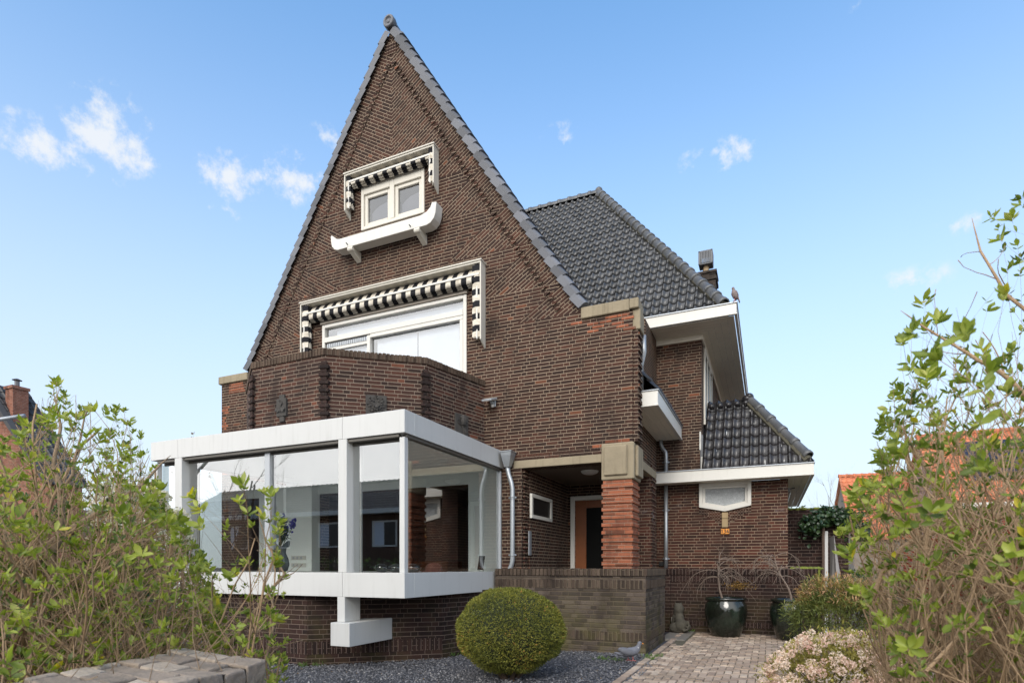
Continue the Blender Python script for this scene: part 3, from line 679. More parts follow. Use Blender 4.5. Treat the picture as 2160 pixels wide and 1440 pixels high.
mb = MB(); barrel(mb, (XE - .27, YE + .27, 6.86), (PK[0], PK[1], PK[2] + .10), .31, .105); hp = mb.build('hip_tiles', M['hip'], house, True)
mb = MB(); mb.tube([(XE - .27, YE + .27, 6.80), (PK[0], PK[1], PK[2] + .03)], .105, 6); mb.build('hip_mortar', M['mossy'], house)
mb = MB(); barrel(mb, (-7.0, PK[1], PK[2] + .07), (PK[0] + .05, PK[1], PK[2] + .07), .33, .10); mb.ball((PK[0] + .02, PK[1] - .02, PK[2] + .13), .11, .11, .10); mb.build('ridge_tiles', M['hip'], house, True)
mb = MB(); barrel(mb, (XC, YG - .02, ZA - .01), (XC, 16.5, ZA - .01), .33, .10); mb.build('ridge_tiles', M['verge'], house, True)
mb = MB(); mb.lathe((XC, YG - .02, ZA + .0), [(0, .10), (.035, .10), (.04, .085), (.075, .085), (.08, .11), (.115, .11), (.127, .09), (.13, .0), (.0, -.02)], 28, axis=(0, -1, 0)); mb.build('ridge_end_disc', M['verge'], house, True)
for s in (-1, 1):                             # verge tiles: a top and a rounded front flange each
    mb = MB(); n = 33; L = (4.62 if s > 0 else 4.2) / cs; st = L / n
    L = 7.55 if s > 0 else 7.55; st = L / n
    for k in range(n):
        a0, a1 = .16 + k * st, .16 + (k + 1) * st + .035; q = rng.random(); bend = 0
        D = np.array((s * cs, 0, -sn)); Nn = np.array((s * sn, 0, cs)); P0 = np.array((XC, YG, ZA - .01)); tk = .012
        V = []
        for a, lift in ((a0, .0), (a1, .045)):
            for yy, nn in ((-.075, -.11), (-.09, .01), (-.06, .055), (.0, .075), (.16, .08), (.28, .072), (.31, .03)):
                V.append(P0 + D * a + Nn * (nn + lift) + np.array((0, yy, 0)))
        F = [(i, i + 1, 8 + i, 7 + i) for i in range(6)] + [(7, 8, 9, 10, 11, 12, 13)]
        mb.add(V, F if s > 0 else [f[::-1] for f in F], r=q)
    mb.build('verge_tiles', M['verge_tile'], house)
o = tile_slope(MB(), (XK - .05, 10.35, 4.50), (0, 1, 0), cu, 2.82, .66, .182, .27, 9, 7).build('canopy_roof', M['tile_black'], ca)
o.data.polygons.foreach_set('use_smooth', np.ones(len(o.data.polygons), bool))
# wing lean-to roof with hip
up = np.array((0, 1.2, 1.62)); up /= np.linalg.norm(up)
o = tile_slope(MB(), (-1.30, YW + .08, 3.47), (1, 0, 0), up, 2.2, 2.0, .182, .305, 6).build('lean_to_roof', M['tile_black'], house); clip(o, [((XW - .03, YW + .03, 0), (1, 1, 0))])
up2 = np.array((-1.2, 0, 1.62)); up2 /= np.linalg.norm(up2)
o = tile_slope(MB(), (XW - .08, YW, 3.47), (0, 1, 0), up2, 6.0, 2.0, .182, .305, 8, 5).build('lean_to_roof_side', M['tile_black'], house); clip(o, [((XW - .03, YW + .03, 0), (-1, -1, 0))])
mb = MB(); PW = (XW - 1.21, YW + 1.21, 5.08); mb.add([(-1.3, YW + .1, 3.44), (XW - .1, YW + .1, 3.44), (PW[0], PW[1], 5.02), (-1.3, PW[1], 5.02)], [(0, 1, 2, 3)]); mb.add([(XW - .1, YW + .1, 3.44), (XW - .1, 19, 3.44), (PW[0], 19, 5.02), (PW[0], PW[1], 5.02)], [(0, 1, 2, 3)]); mb.build('roof_underlay', M['tile_far'], house)
mb = MB(); barrel(mb, (XW - .10, YW + .12, 3.62), (PW[0], PW[1], 5.16), .40, .085); mb.build('hip_tiles', M['hip'], house, True)
mb = MB(); mb.tube([(XW - .1, YW + .1, 3.5), (PW[0], PW[1], 5.06)], .095, 6); mb.build('hip_mortar', M['mossy'], house)
mb = MB()
for k in range(5): mb.tube([(-1.2 + k * .182, PW[1] - .05 - .04, 5.05), (-1.2 + k * .182, PW[1] + .1, 5.10)], [.062, .06], 10)
mb.ball((PW[0], PW[1] + .03, 5.20), .10, .16, .09); mb.tube([(PW[0] - .1, PW[1], 5.12), (PW[0] + .02, PW[1] - .02, 5.2)], .1, 8); mb.build('ridge_tiles', M['tile_black'], house, True)
# chimney
mb = MB(); cx, cy = -1.42, 15.5; mb.box(cx - .26, cy - .24, 7.4, cx + .20, cy + .3, 8.78); mb.box(cx - .29, cy - .27, 8.60, cx + .23, cy + .33, 8.68); mb.box(cx - .29, cy - .27, 8.78, cx + .23, cy + .33, 8.84)
ch = mb.build('chimney', brick_mat('sooty_brick', [(0, (.02, .016, .014)), (1, (.06, .045, .038))], (.10, .085, .07)), house)
mb = MB(); mb.tube([(cx - .05, cy, 8.84), (cx - .05, cy, 9.12)], .075, 8); mb.build('flue', plain('ochre_flue', (.34, .25, .15), .8), ch)
mb = MB()
for sx in (-1, 1):
    for sy in (-1, 1): mb.box(cx - .05 + sx * .15 - .02, cy + sy * .15 - .02, 9.08, cx - .05 + sx * .15 + .02, cy + sy * .15 + .02, 9.40)
for k in range(8):
    for sy in (-1, 1): mb.box(cx - .19 + k * .037, cy + sy * .165 - .008, 9.1, cx - .175 + k * .037 + .012, cy + sy * .165 + .008, 9.38); mb.box(cx - .05 + sy * .165 - .008, cy - .14 + k * .037, 9.1, cx - .05 + sy * .165 + .008, cy - .12 + k * .037, 9.38)
mb.box(cx - .21, cy - .16, 9.07, cx + .11, cy + .16, 9.10); mb.box(cx - .22, cy - .17, 9.38, cx + .12, cy + .17, 9.41); mb.build('chimney_cowl', M['lead'], ch)

# ---------------- balcony bow over the bay
BOW = [(-4.985, 9.9), (-5.356, 8.406), (-6.645, 7.373), (-8.281, 7.39), (-9.57, 8.41), (-9.94, 9.9)]
def offset(poly, t):
    P = [np.array(p) for p in poly]; nr = []
    for a, b in zip(P[:-1], P[1:]):
        d = (b - a) / np.linalg.norm(b - a); nr.append(np.array((-d[1], d[0])))      # outward for this winding
    if np.dot(nr[2], (0, -1)) < 0: nr = [-q for q in nr]
    out = []
    for i, p in enumerate(P):
        if i == 0: out.append(p + np.array((t / nr[0][0], 0)))
        elif i == len(P) - 1: out.append(p + np.array((t / nr[-1][0], 0)))
        else: s = nr[i - 1] + nr[i]; out.append(p + s * t / (1 + np.dot(nr[i - 1], nr[i])))
    return out
def bow_wall(mb, poly, z0, z1, th):
    o, i = offset(poly, 0), offset(poly, -th)
    for k in range(len(o) - 1):
        mb.prism([(*o[k], z0), (*o[k + 1], z0), (*i[k + 1], z0), (*i[k], z0)], (0, 0, z1 - z0))
mb = MB(); bow_wall(mb, BOW, 3.4, 4.86, .22); bal = mb.build('balcony', M['brick_bow'], house)
mb = MB()
oo = offset(BOW, .02); ii = offset(BOW, -.24)
for k in range(5):
    a, b = oo[k], oo[k + 1]; L = np.linalg.norm(b - a); n = int(L / .066); c_, d_ = ii[k], ii[k + 1]
    for q in range(n):
        f0, f1 = (q + .06) / n, (q + .94) / n; h = 4.975 + (rng.random() - .5) * .012
        p = [a + (b - a) * f0, a + (b - a) * f1, c_ + (d_ - c_) * f1, c_ + (d_ - c_) * f0]; mb.prism([(*x, 4.861) for x in p], (0, 0, h - 4.861), r=rng.random())
    p = [offset(BOW, .008)[k], offset(BOW, .008)[k + 1], offset(BOW, -.22)[k + 1], offset(BOW, -.22)[k]]
    mb.prism([(*x, 4.8615) for x in p], (0, 0, .095))
mb.build('coping', M['brick_coping'], bal, bevel=.006)
mb = MB()                                      # corbelled bricks on the bow's corners
for vi in (1, 2, 3):
    p = np.array(BOW[vi]); q = np.array(offset(BOW, .03)[vi]); bis = (q - p) / np.linalg.norm(q - p); sd = np.array((-bis[1], bis[0]))
    for k in range(9):
        z = 3.62 + k * .127; mb.obox((*(p + bis * .0), z + .03), (*(sd * .085), 0), (*(bis * .035), 0), (0, 0, .029)); mb.obox((*(p + bis * -.012), z + .094), (*(sd * .05), 0), (*(bis * .03), 0), (0, 0, .029))
build_split(mb, lambda c: 0 if c[0] > -6 else 1 if c[0] > -7.5 else 2, 'corner_dentils', brick_mat('dark_corner_brick', [(0, (.02, .015, .014)), (1, (.05, .03, .025))], (.08, .06, .05)), bal, bevel=.006)
# reliefs: clover, rose and bud carved in dark stone
def frame_at(a, b, t):
    a, b = np.array(a), np.array(b); d = (b - a) / np.linalg.norm(b - a); nrm = np.array((d[1], -d[0]));
    if nrm[1] > 0 and abs(nrm[1]) > .3: nrm = -nrm
    if nrm[0] < 0 and abs(nrm[0]) > .9: nrm = -nrm
    p = a + (b - a) * t; return np.array((*p, 0)), np.array((*(d if d[0] > 0 else -d), 0)), np.array((*nrm, 0))
def petal(mb, c, u, w, n, ang, r0, r1, wd, h):
    du = u * math.cos(ang) + w * math.sin(ang); dv = -u * math.sin(ang) + w * math.cos(ang)
    mb.add([c + du * r0 + n * .01, c + du * (r0 + r1) / 2 + dv * wd + n * h * .6, c + du * r1 + dv * wd * .6 + n * h * .5, c + du * r1 * .97 + n * h, c + du * r1 - dv * wd * .6 + n * h * .5, c + du * (r0 + r1) / 2 - dv * wd + n * h * .6, c + du * (r0 + r1) / 2 + n * h * .35],
           [(0, 1, 6), (1, 2, 6), (2, 3, 6), (3, 4, 6), (4, 5, 6), (5, 0, 6)])
Zv = np.array((0, 0, 1.0))
p, u, nn_ = frame_at(BOW[2], BOW[3], .555); z = 4.10; c = p + Zv * z
mb = MB(); mb.obox(c + Zv * -.0 + nn_ * .015, u * .11, nn_ * .03, Zv * .15); mb.obox(c + Zv * .16 + nn_ * .012, u * .06, nn_ * .02, Zv * .06); mb.obox(c - Zv * .19 + nn_ * .012, u * .055, nn_ * .02, Zv * .05)
for an in (90, 210, 330, 270): petal(mb, c + nn_ * .05, u, Zv, nn_, R(an), .01, .115 if an != 270 else .08, .05 if an != 270 else .015, .04)
mb.build('clover_relief', M['relief'], bal, bevel=.006)
p, u, nn_ = frame_at(BOW[1], BOW[2], .50); c = p + Zv * 4.10
mb = MB(); mb.obox(c + nn_ * .008 - Zv * .03, u * .17, nn_ * .02, Zv * .19)
for ring, (k, r0, r1) in enumerate(((8, .07, .15), (6, .03, .10), (4, .0, .055))):
    for i in range(k): petal(mb, c + nn_ * (.03 + .022 * ring), u, Zv, nn_, 2 * math.pi * i / k + ring * .4, r0, r1, .045, .04)
for an in (235, 270, 305): petal(mb, c + nn_ * .025 - Zv * .1, u, Zv, nn_, R(an), .02, .13, .03, .03)
mb.build('rose_relief', M['relief'], bal)
p, u, nn_ = frame_at(BOW[0], BOW[1], .43); c = p + Zv * 3.98
mb = MB(); mb.obox(c + nn_ * .008 + Zv * .0, u * .17, nn_ * .02, Zv * .2)
mb.ball(c + nn_ * .05 + Zv * .09, .075, .06, .10, 8); mb.tube([c + nn_ * .04, c + nn_ * .04 - Zv * .16 + u * .05], .016, 6)
for an in (30, 150, 60, 120, 300): petal(mb, c + nn_ * .03 - Zv * .0, u, Zv, nn_, R(an), .02, .15, .035, .05)
mb.build('bud_relief', M['relief'], bal)
MB().box(-9.7, 7.6, 3.55, -5.2, 9.9, 3.6).build('balcony_floor', M['flat_roof'], bal)
# ---------------- plinth under the bay
mb = MB(); BB = [tuple(q) for q in offset(BOW, .60)]; bow_wall(mb, BB, -.35, 1.0, .25); bb = mb.build('bay_plinth', M['brick_base'], house)
mb = MB(); o2 = offset(BOW, .606); i2_ = offset(BOW, .57)
for k in range(1, 4):
    a, b = o2[k], o2[k + 1]; c_, d_ = i2_[k], i2_[k + 1]; n = int(np.linalg.norm(b - a) / .078)
    for q in range(n):
        f0, f1 = (q + .08) / n, (q + .92) / n; mb.prism([(*x, .06) for x in (a + (b - a) * f0, a + (b - a) * f1, c_ + (d_ - c_) * f1, c_ + (d_ - c_) * f0)], (0, 0, .2), r=rng.random())
mb.build('soldier_course', M['brick_plinth_v'], bb, bevel=.005)
# ---------------- glazed bay in front of the bow
YB, XR, XL_ = 6.66, -4.586, -9.893
mb = MB(); jn = [XL_, -9.195, -5.667, XR]
for z0, z1 in ((3.256, 3.576), (.966, 1.318)):
    for a, b in zip(jn[:-1], jn[1:]): mb.box(a + .002, YB, z0, b - .002 if b != XR else b, YB + .24, z1)
    mb.box(XR - .24, YB + .2405, z0, XR, YG - .002, z1); mb.box(XL_, YB + .2405, z0, XL_ + .24, YG - .002, z1)
mb.box(XL_ + .24, YB + .2405, .97, XR - .24, YG - .3, 1.0); mb.box(XL_ + .24, YB + .2405, 1.285, XR - .24, YG - .002, 1.314)
bay = mb.build('bay_window', M['alu'], house, bevel=.004)
mb = MB(); mb.box(XL_ + .24, YB + .2405, 3.46, XR - .24, YG - .002, 3.5); mb.build('bay_roof', M['zinc'], bay)
mb = MB(); mb.box(XL_ + .24, YB + .2405, 3.262, XR - .24, YG - .002, 3.30); mb.build('bay_ceiling', M['iceil'], bay)
mb = MB(); mb.box(XL_ + .12, YB + .03, 3.205, XR - .12, YB + .10, 3.2555); mb.box(XR - .10, YB + .1005, 3.205, XR - .03, YG - .04, 3.2555); mb.box(XL_ + .16, YB + .13, 3.17, XR - .16, YB + .17, 3.2555); mb.build('blind_rail', plain('rail_bronze', (.12, .11, .095), .45, metal=.4), bay, bevel=.008)
for a, b in ((-9.278, -9.1), (-5.745, -5.589)):
    mb = MB(); mb.box(a, YB + .001, 1.3185, b, YB + .30, 3.2555); mb.box(a + .02, YB + .301, 1.3185, b + .02, YB + .34, 3.2555); mb.build('column', M['alu'], bay, bevel=.006)
for a, b in ((-7.307, -7.20),):
    MB().box(a, YB + .10, 1.3185, b, YB + .24, 3.205).build('mullion', M['alu_grey'], bay, bevel=.005)
MB().box(-4.70, YB + .04, 1.3185, -4.615, YB + .13, 3.2045).build('corner_post', M['alu'], bay, bevel=.005)
MB().box(-9.865, YB + .04, 1.3185, -9.78, YB + .13, 3.2045).build('corner_post', M['alu'], bay, bevel=.005)
MB().box(XR - .1, YG - .06, 1.3185, XR - .03, YG - .004, 3.2045).build('corner_post', M['alu_grey'], bay, bevel=.005)
for a, b in ((-9.78, -9.278), (-9.08, -7.307), (-7.20, -5.745), (-5.569, -4.70)):
    sheet((a, YB + .15), (b, YB + .15), 1.3185, 3.2045).build('pane', M['glass'], bay)
sheet((-4.66, YB + .13), (-4.66, YG - .06), 1.3185, 3.2045).build('pane', M['glass'], bay)
sheet((-9.82, YG - .06), (-9.82, YB + .13), 1.3185, 3.2045).build('pane', M['glass'], bay)
mb = MB(); mb.tube([(-4.72, YB + .3, 3.2), (-4.72, YB + .3, 1.34)], .004, 4); mb.tube([(-4.735, YG - .03, 3.2), (-4.735, YG - .03, 1.34)], .005, 4); build_split(mb, lambda c: c[1] > 8, 'blind_cord', M['cream'], bay)
# white props under the bay
mb = MB(); mb.box(-5.762, YB + .002, .60, -5.623, YB + .35, .9655); mb.box(-5.789, YB - .11, .262, -5.446, 8.3, .598); mb.build('bay_support', M['alu'], bay, bevel=.005)
mb = MB(); mb.box(-9.262, YB + .002, .60, -9.123, YB + .35, .9655); mb.box(-9.45, YB - .11, .262, -9.1, 8.3, .598); mb.build('bay_support', M['alu'], bay, bevel=.005)
# inside: white jambs, header, dark room beyond
mb = MB(); mb.box(-5.31, YG - .05, 1.3141, -4.70, YG - .003, 3.26); mb.box(-9.78, YG - .25, 1.3141, -9.045, YG - .003, 3.26); mb.box(-9.045, YG - .05, 3.0, -5.31, YG - .003, 3.26)
iw = mb.build('inner_wall', M['iwhite'], house)
mb = MB()
for z in (1.44, 1.60):
    mb.box(-9.62, YG - .265, z - .045, -9.2, YG - .2505, z + .045)
so = mb.build('socket_plate', M['white'], iw, bevel=.006)
mb = MB()
for z in (1.44, 1.60):
    for k in range(3): mb.lathe((-9.55 + k * .11, YG - .266, z), [(0, .004), (.026, .004), (.03, .0)], 12, axis=(0, -1, 0))
[build_split(mb, lambda c: (round(c[0] / .055), c[2] > 1.52), 'socket_hole', M['alu_grey'], so)]
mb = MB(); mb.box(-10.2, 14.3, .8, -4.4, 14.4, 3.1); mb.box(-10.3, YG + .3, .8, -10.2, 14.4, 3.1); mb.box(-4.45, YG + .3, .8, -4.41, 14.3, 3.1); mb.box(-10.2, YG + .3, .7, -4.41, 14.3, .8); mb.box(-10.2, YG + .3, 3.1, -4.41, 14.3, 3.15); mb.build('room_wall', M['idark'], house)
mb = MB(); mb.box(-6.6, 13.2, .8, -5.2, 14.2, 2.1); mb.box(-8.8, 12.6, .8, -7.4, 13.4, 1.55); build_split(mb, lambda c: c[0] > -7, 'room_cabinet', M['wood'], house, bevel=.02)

# ---------------- upper windows
def rect_frame(mb, x0, x1, z0, z1, w, y0, y1):
    mb.box(x0, y0, z0, x0 + w, y1, z1); mb.box(x1 - w, y0, z0, x1, y1, z1); mb.box(x0 + w, y0, z1 - w, x1 - w, y1, z1); mb.box(x0 + w, y0, z0, x1 - w, y1, z0 + w)
mb = MB(); rect_frame(mb, -7.90, -6.33, 8.52, 9.47, .07, YG - .03, YG + .12); mb.box(-7.17, YG - .029, 8.59, -7.06, YG + .119, 9.40); mb.box(-7.83, YG - .028, 9.26, -7.17, YG + .1, 9.40); mb.box(-7.06, YG - .028, 9.26, -6.40, YG + .1, 9.40)
for a, b in ((-7.83, -7.17), (-7.06, -6.40)): rect_frame(mb, a + .001, b - .001, 8.591, 9.259, .075, YG + .01, YG + .09)
w1 = mb.build('attic_window', M['cream'], house, bevel=.008)
for a, b in ((-7.755, -7.245), (-6.985, -6.475)): sheet((a, YG + .05), (b, YG + .05), 8.66, 9.19).build('pane', M['glass_attic'], w1)
mb = MB()                                      # light net curtains, cut in a curve
for a, b in ((-7.755, -7.245), (-6.985, -6.475)):
    pts = [(a, YG + .16, 8.62), (b, YG + .16, 8.62), (b, YG + .16, 9.10)] + [(b - (b - a) * t, YG + .16, 9.10 - .16 * t ** 3) for t in (.3, .6, .8, .92, 1)]
    mb.prism(pts, (0, .008, 0))
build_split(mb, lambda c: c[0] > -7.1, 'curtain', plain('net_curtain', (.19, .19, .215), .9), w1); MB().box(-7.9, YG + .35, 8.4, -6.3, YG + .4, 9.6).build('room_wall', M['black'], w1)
mb = MB(); rect_frame(mb, -8.97, -5.37, 4.9, 6.70, .075, YG - .02, YG + .12); mb.box(-8.895, YG - .03, 6.30, -5.445, YG + .12, 6.41)
mb.box(-7.75, YG - .025, 5.0, -7.67, YG + .08, 6.28); mb.box(-7.67, YG - .024, 6.22, -5.445, YG + .07, 6.2999); mb.box(-8.895, YG + .01, 6.12, -7.75, YG + .07, 6.19); mb.box(-5.52, YG - .023, 5.0, -5.445, YG + .07, 6.22)
w2 = mb.build('balcony_window', M['white'], house, bevel=.008)
mb = MB()
for k in range(22): mb.box(-8.84 + k * .05, YG + .0, 6.192, -8.81 + k * .05, YG + .02, 6.272)
mb.box(-8.86, YG + .021, 6.19, -7.75, YG + .03, 6.279); mb.build('vent_grille', M['alu_grey'], w2)
for a, b, c_, d_ in ((-8.895, -5.445, 6.41, 6.625), (-8.87, -7.75, 5.0, 6.12), (-7.67, -5.52, 5.0, 6.22)): sheet((a, YG + .05), (b, YG + .05), c_, d_).build('pane', M['glass_sky'], w2)
mb = MB(); mb.box(-8.70, YG + .14, 4.95, -7.76, YG + .15, 6.10); mb.box(-7.60, YG + .14, 4.95, -6.60, YG + .15, 6.2); mb.box(-6.57, YG + .14, 4.95, -5.48, YG + .15, 6.2); mb.box(-8.70, YG + .16, 6.40, -5.48, YG + .165, 6.6); mb.build('blind', M['blind'], w2)
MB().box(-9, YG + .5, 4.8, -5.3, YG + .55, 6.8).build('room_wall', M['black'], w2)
mb = MB(); mb.box(-9.0, YG - .05, 6.70, -5.34, YG + .1, 6.84); mb.build('window_head', plain('taupe_paint', (.25, .215, .175), .5), w2, bevel=.006)

# ---------------- awnings: white surround, striped canvas folded up
def awning(x0, x1, zt, zb, drop, wd, bo, zlo=None):
    y0 = YG - .20
    mb = MB(); mb.box(x0, y0, zt - .035, x1, YG - .002, zt); mb.box(x0 - .015, y0 - .02, zt, x1 + .015, YG - .002, zt + .03)
    for x, s in ((x0, 1), (x1, -1)): mb.prism([(x, y0, zt - .035), (x, YG - .002, zt - .035), (x, YG - .002, zb - .12), (x, y0, zb)], (s * .028, 0, 0))
    aw = mb.build('awning', M['cream'], house, bevel=.005)
    # canvas running down from the box to the front bar
    mb = MB(); n = int((x1 - x0 - .2) / .0235); xs = [x0 + .10 + (x1 - x0 - .2) * k / n for k in range(n + 1)]
    rows = [(YG - .035, zt - .05), (YG - .09, zt - .04 - (bo - .04) * .45), (YG - .158, zt - bo)]
    wob = [math.sin(k * 1.7) * .006 + (rng.random() - .5) * .01 for k in range(n + 1)]
    V = [(x, y + wob[k] * (j > 0), z + wob[k] * .6) for j, (y, z) in enumerate(rows) for k, x in enumerate(xs)]
    mb.add(V, [(j * (n + 1) + k, (j + 1) * (n + 1) + k, (j + 1) * (n + 1) + k + 1, j * (n + 1) + k + 1) for j in range(2) for k in range(n)])
    # hanging folds below the bar
    for f in range(3):
        yy = YG - .165 + f * .038; top = zt - bo; bot = zt - bo - drop - f * .022
        sag = [(rng.random() - .5) * .016 for _ in xs]
        V = [(x, yy, top) for x in xs] + [(x, yy - .012 + wob[k], (top + bot) / 2) for k, x in enumerate(xs)] + [(x, yy - .005, bot + sag[k]) for k, x in enumerate(xs)] + [(x, yy + .03, bot + sag[k] + .012) for k, x in enumerate(xs)]
        mb.add(V, [(j * (n + 1) + k, (j + 1) * (n + 1) + k, (j + 1) * (n + 1) + k + 1, j * (n + 1) + k + 1) for j in range(3) for k in range(n)])
    mb.build('canvas', M['str_u'], aw, True)
    mb = MB(); mb.box(x0 + .05, YG - .185, zt - bo - .02, x1 - .05, YG - .155, zt - bo + .02)
    for s, x in ((1, x0 + .10), (-1, x1 - .10)): mb.box(x - .017, YG - .185, zb + .03, x + .017, YG - .15, zt - bo - .021)
    mb.build('front_bar', M['white'], aw, bevel=.004)
    for s, x in ((1, x0 + .035), (-1, x1 - .035)):
        mb = MB(); zz0, zz1 = (zlo or zb) + .06, zt - .05; m_ = 16
        for f, (yy, w_) in enumerate(((YG - .17, wd), (YG - .11, wd * 1.05), (YG - .05, wd * .9))):
            V = []
            for k in range(m_ + 1):
                z = zz1 + (zz0 - zz1) * k / m_; wv = math.sin(k * 1.3 + f) * .01
                V += [(x, yy + wv, z), (x + s * w_ * .5, yy - .02 + wv, z), (x + s * w_, yy + .012 - wv, z + .012)]
            fs = [(k * 3 + i, k * 3 + i + 1, k * 3 + 4 + i, k * 3 + 3 + i) for k in range(m_) for i in range(2)]
            mb.add(V, fs if s < 0 else [q[::-1] for q in fs])
        mb.build('side_canvas', M['str_v'], aw, True)
    return aw
awning(-9.43, -4.96, 7.18, 5.70, .15, .17, .23)
awning(-8.21, -6.00, 9.68, 8.93, .075, .11, .16)
# ---------------- white flower box with upturned ends
mb = MB(); y0, y1 = YG - .30, YG - .06
out = [(-8.48, 8.38), (-8.47, 8.27)] + [(-8.27 - .2 * math.cos(a), 8.26 - .2 * math.sin(a)) for a in (.5, 1.0, 1.45)] + [(-6.12 + .22 * math.sin(a), 8.28 - .22 * math.cos(a)) for a in (.05, .5, 1.0, 1.45)] + [(-5.875, 8.46), (-5.98, 8.475), (-6.01, 8.40), (-6.10, 8.325), (-6.24, 8.285), (-8.24, 8.285), (-8.34, 8.31), (-8.37, 8.345), (-8.46, 8.41)]
mb.prism([(x, y0, z) for x, z in out], (0, y1 - y0, 0)); fb_ = mb.build('flower_box', M['white'], house, bevel=.01, seg=2)
mb = MB()
for x in (-8.02, -6.38):
    mb.prism([(x, YG - .002, 7.86), (x, YG - .002, 8.06), (x, y0 + .02, 8.06), (x, y0 - .02, 8.01), (x, y0 + .06, 7.96)], (.11, 0, 0)); mb.tube([(x - .01, y0 + .03, 8.02), (x + .12, y0 + .03, 8.02)], .05, 8)
build_split(mb, lambda c: c[0] > -7, 'bracket', M['cream'], fb_, bevel=.006)
mb = MB()
for x in (-8.03, -6.47): mb.tube([(x, y0 + .02, 8.12), (x, y0 - .05, 8.13)], .012, 6)
build_split(mb, lambda c: c[0] > -7, 'hook', M['lead'], fb_)
# ---------------- downpipes
def pipe(name, pts, r, clips=(), mat_='zinc'):
    mb = MB(); mb.tube(pts, r, 12); o = mb.build(name, M[mat_], house, True)
    if clips:
        mb = MB()
        for p in clips: mb.lathe(p, [(r, -.022), (r + .012, -.02), (r + .012, -.006), (r + .004, -.004), (r + .004, .004), (r + .012, .006), (r + .012, .02), (r, .022)], 14); mb.box(p[0] - r - .035, p[1] - .01, p[2] - .012, p[0] + r + .035, p[1] + .012, p[2] + .012)
        build_split(mb, lambda c: c[2] > 2, 'pipe_clip', M['zinc'], o, smooth=True)
    return o
px = -4.34; yp = YG - .13
pts = [(-4.44, yp, 3.26), (-4.43, yp, 3.18)] + [(-4.43 + .09 * t, yp, 3.16 - .26 * t) for t in (.2, .5, .8)] + [(px, yp, 2.84), (px, yp, 1.52)] + [(px - .115 * t, yp, 1.48 - .26 * t) for t in (.15, .5, .85)] + [(px - .12, yp, 1.16), (px - .12, yp, -.1)]
dp = pipe('downpipe', pts, .043, [(px, yp, 2.68), (px, yp, 1.62)])
mb = MB(); cx, cy = -4.44, YG - .13
V = [(cx - .1, cy - .12, 3.52), (cx + .12, cy - .12, 3.52), (cx + .12, cy + .12, 3.52), (cx - .1, cy + .12, 3.52), (cx - .09, cy - .11, 3.46), (cx + .11, cy - .11, 3.46), (cx + .11, cy + .11, 3.46), (cx - .09, cy + .11, 3.46), (cx - .05, cy - .05, 3.25), (cx + .05, cy - .05, 3.25), (cx + .05, cy + .05, 3.25), (cx - .05, cy + .05, 3.25)]
mb.add(V, [(i, (i + 1) % 4, 4 + (i + 1) % 4, 4 + i)[::-1] for i in range(4)] + [(4 + i, 4 + (i + 1) % 4, 8 + (i + 1) % 4, 8 + i)[::-1] for i in range(4)] + [(0, 1, 2, 3)]); mb.box(cx - .11, cy - .13, 3.52, cx + .13, cy + .13, 3.54); mb.build('rain_hopper', M['zinc'], dp, bevel=.006)
xq = -2.09; yq = YL - .09
pipe('downpipe', [(-2.20, yq, 4.24), (-2.20, yq, 4.12), (-2.16, yq, 4.03), (-2.10, yq, 3.95), (xq, yq, 3.88), (xq, yq, 3.44)], .042, [(xq, yq, 3.72)])
pipe('downpipe', [(xq, yq, 3.21), (xq, yq, 2.1), (xq, yq - .005, 1.37)], .042, [(xq, yq, 2.66), (xq, yq, 1.58)])
pipe('downpipe', [(-2.03, YG + .4, 5.5), (-2.03, YG + .42, 5.2), (-2.1, YG + .5, 5.0), (-2.1, YG + .55, 4.5)], .045)
MB().box(-2.25, YL - .05, 1.42, -2.15, YL - .002, 1.52).build('drain_vent', M['black'], house, bevel=.008)
mb = MB(); mb.tube([(.365, 13.5, 3.04), (.50, 13.5, 3.06)], .012, 6); mb.box(.36, 13.46, 2.98, .40, 13.56, 3.06); mb.build('pipe_bracket', M['black'], house)
# ---------------- small wall lamp by the balcony
mb = MB(); mb.obox((-4.80, YG - .16, 4.545), (.10, 0, 0), (0, .13, .045), (0, -.006, .018)); mb.tube([(-4.80, YG - .002, 4.52), (-4.80, YG - .1, 4.52)], .03, 8); mb.box(-4.84, YG - .03, 4.44, -4.74, YG - .002, 4.56); wl = mb.build('wall_lamp', M['alu_grey'], house, bevel=.006)
MB().ball((-4.78, YG - .07, 4.45), .035, n=10).build('sensor', M['white'], wl, True)
# ---------------- house number
sg = thing('house_number_sign', 'orange enamel house number plate reading 134 under the six-sided window', 'sign', (-.858, YL - .02, 2.16))
mb = MB(); mb.box(-.955, YL - .02, 2.095, -.762, YL - .002, 2.232); mb.build('plate', M['black'], sg, bevel=.01)
mb = MB(); mb.box(-.943, YL - .0265, 2.107, -.774, YL - .0201, 2.220); mb.build('enamel_face', M['enamel'], sg, bevel=.004)
mb = MB(); S = .058; zc = 2.1635; yf = YL - .029
def bar(x0, z0, x1, z1, w=.0145):
    d = np.array((x1 - x0, 0, z1 - z0)); L = np.linalg.norm(d); d /= L; nrm = np.array((-d[2], 0, d[0])); mb.obox(((x0 + x1) / 2, yf, (z0 + z1) / 2), d * (L / 2 + w * .3), nrm * w / 2, (0, .0022, 0))
x = -.918; bar(x, zc - .038, x, zc + .038); bar(x - .014, zc + .022, x, zc + .038, .011)
x = -.865
for q0, q1 in (((-.02, .036), (.02, .036)), ((.02, .036), (.0, .006)), ((.0, .006), (.018, -.004)), ((.018, -.004), (.02, -.022)), ((.02, -.022), (.006, -.037)), ((.006, -.037), (-.02, -.032))): bar(x + q0[0], zc + q0[1], x + q1[0], zc + q1[1], .0125)
x = -.806
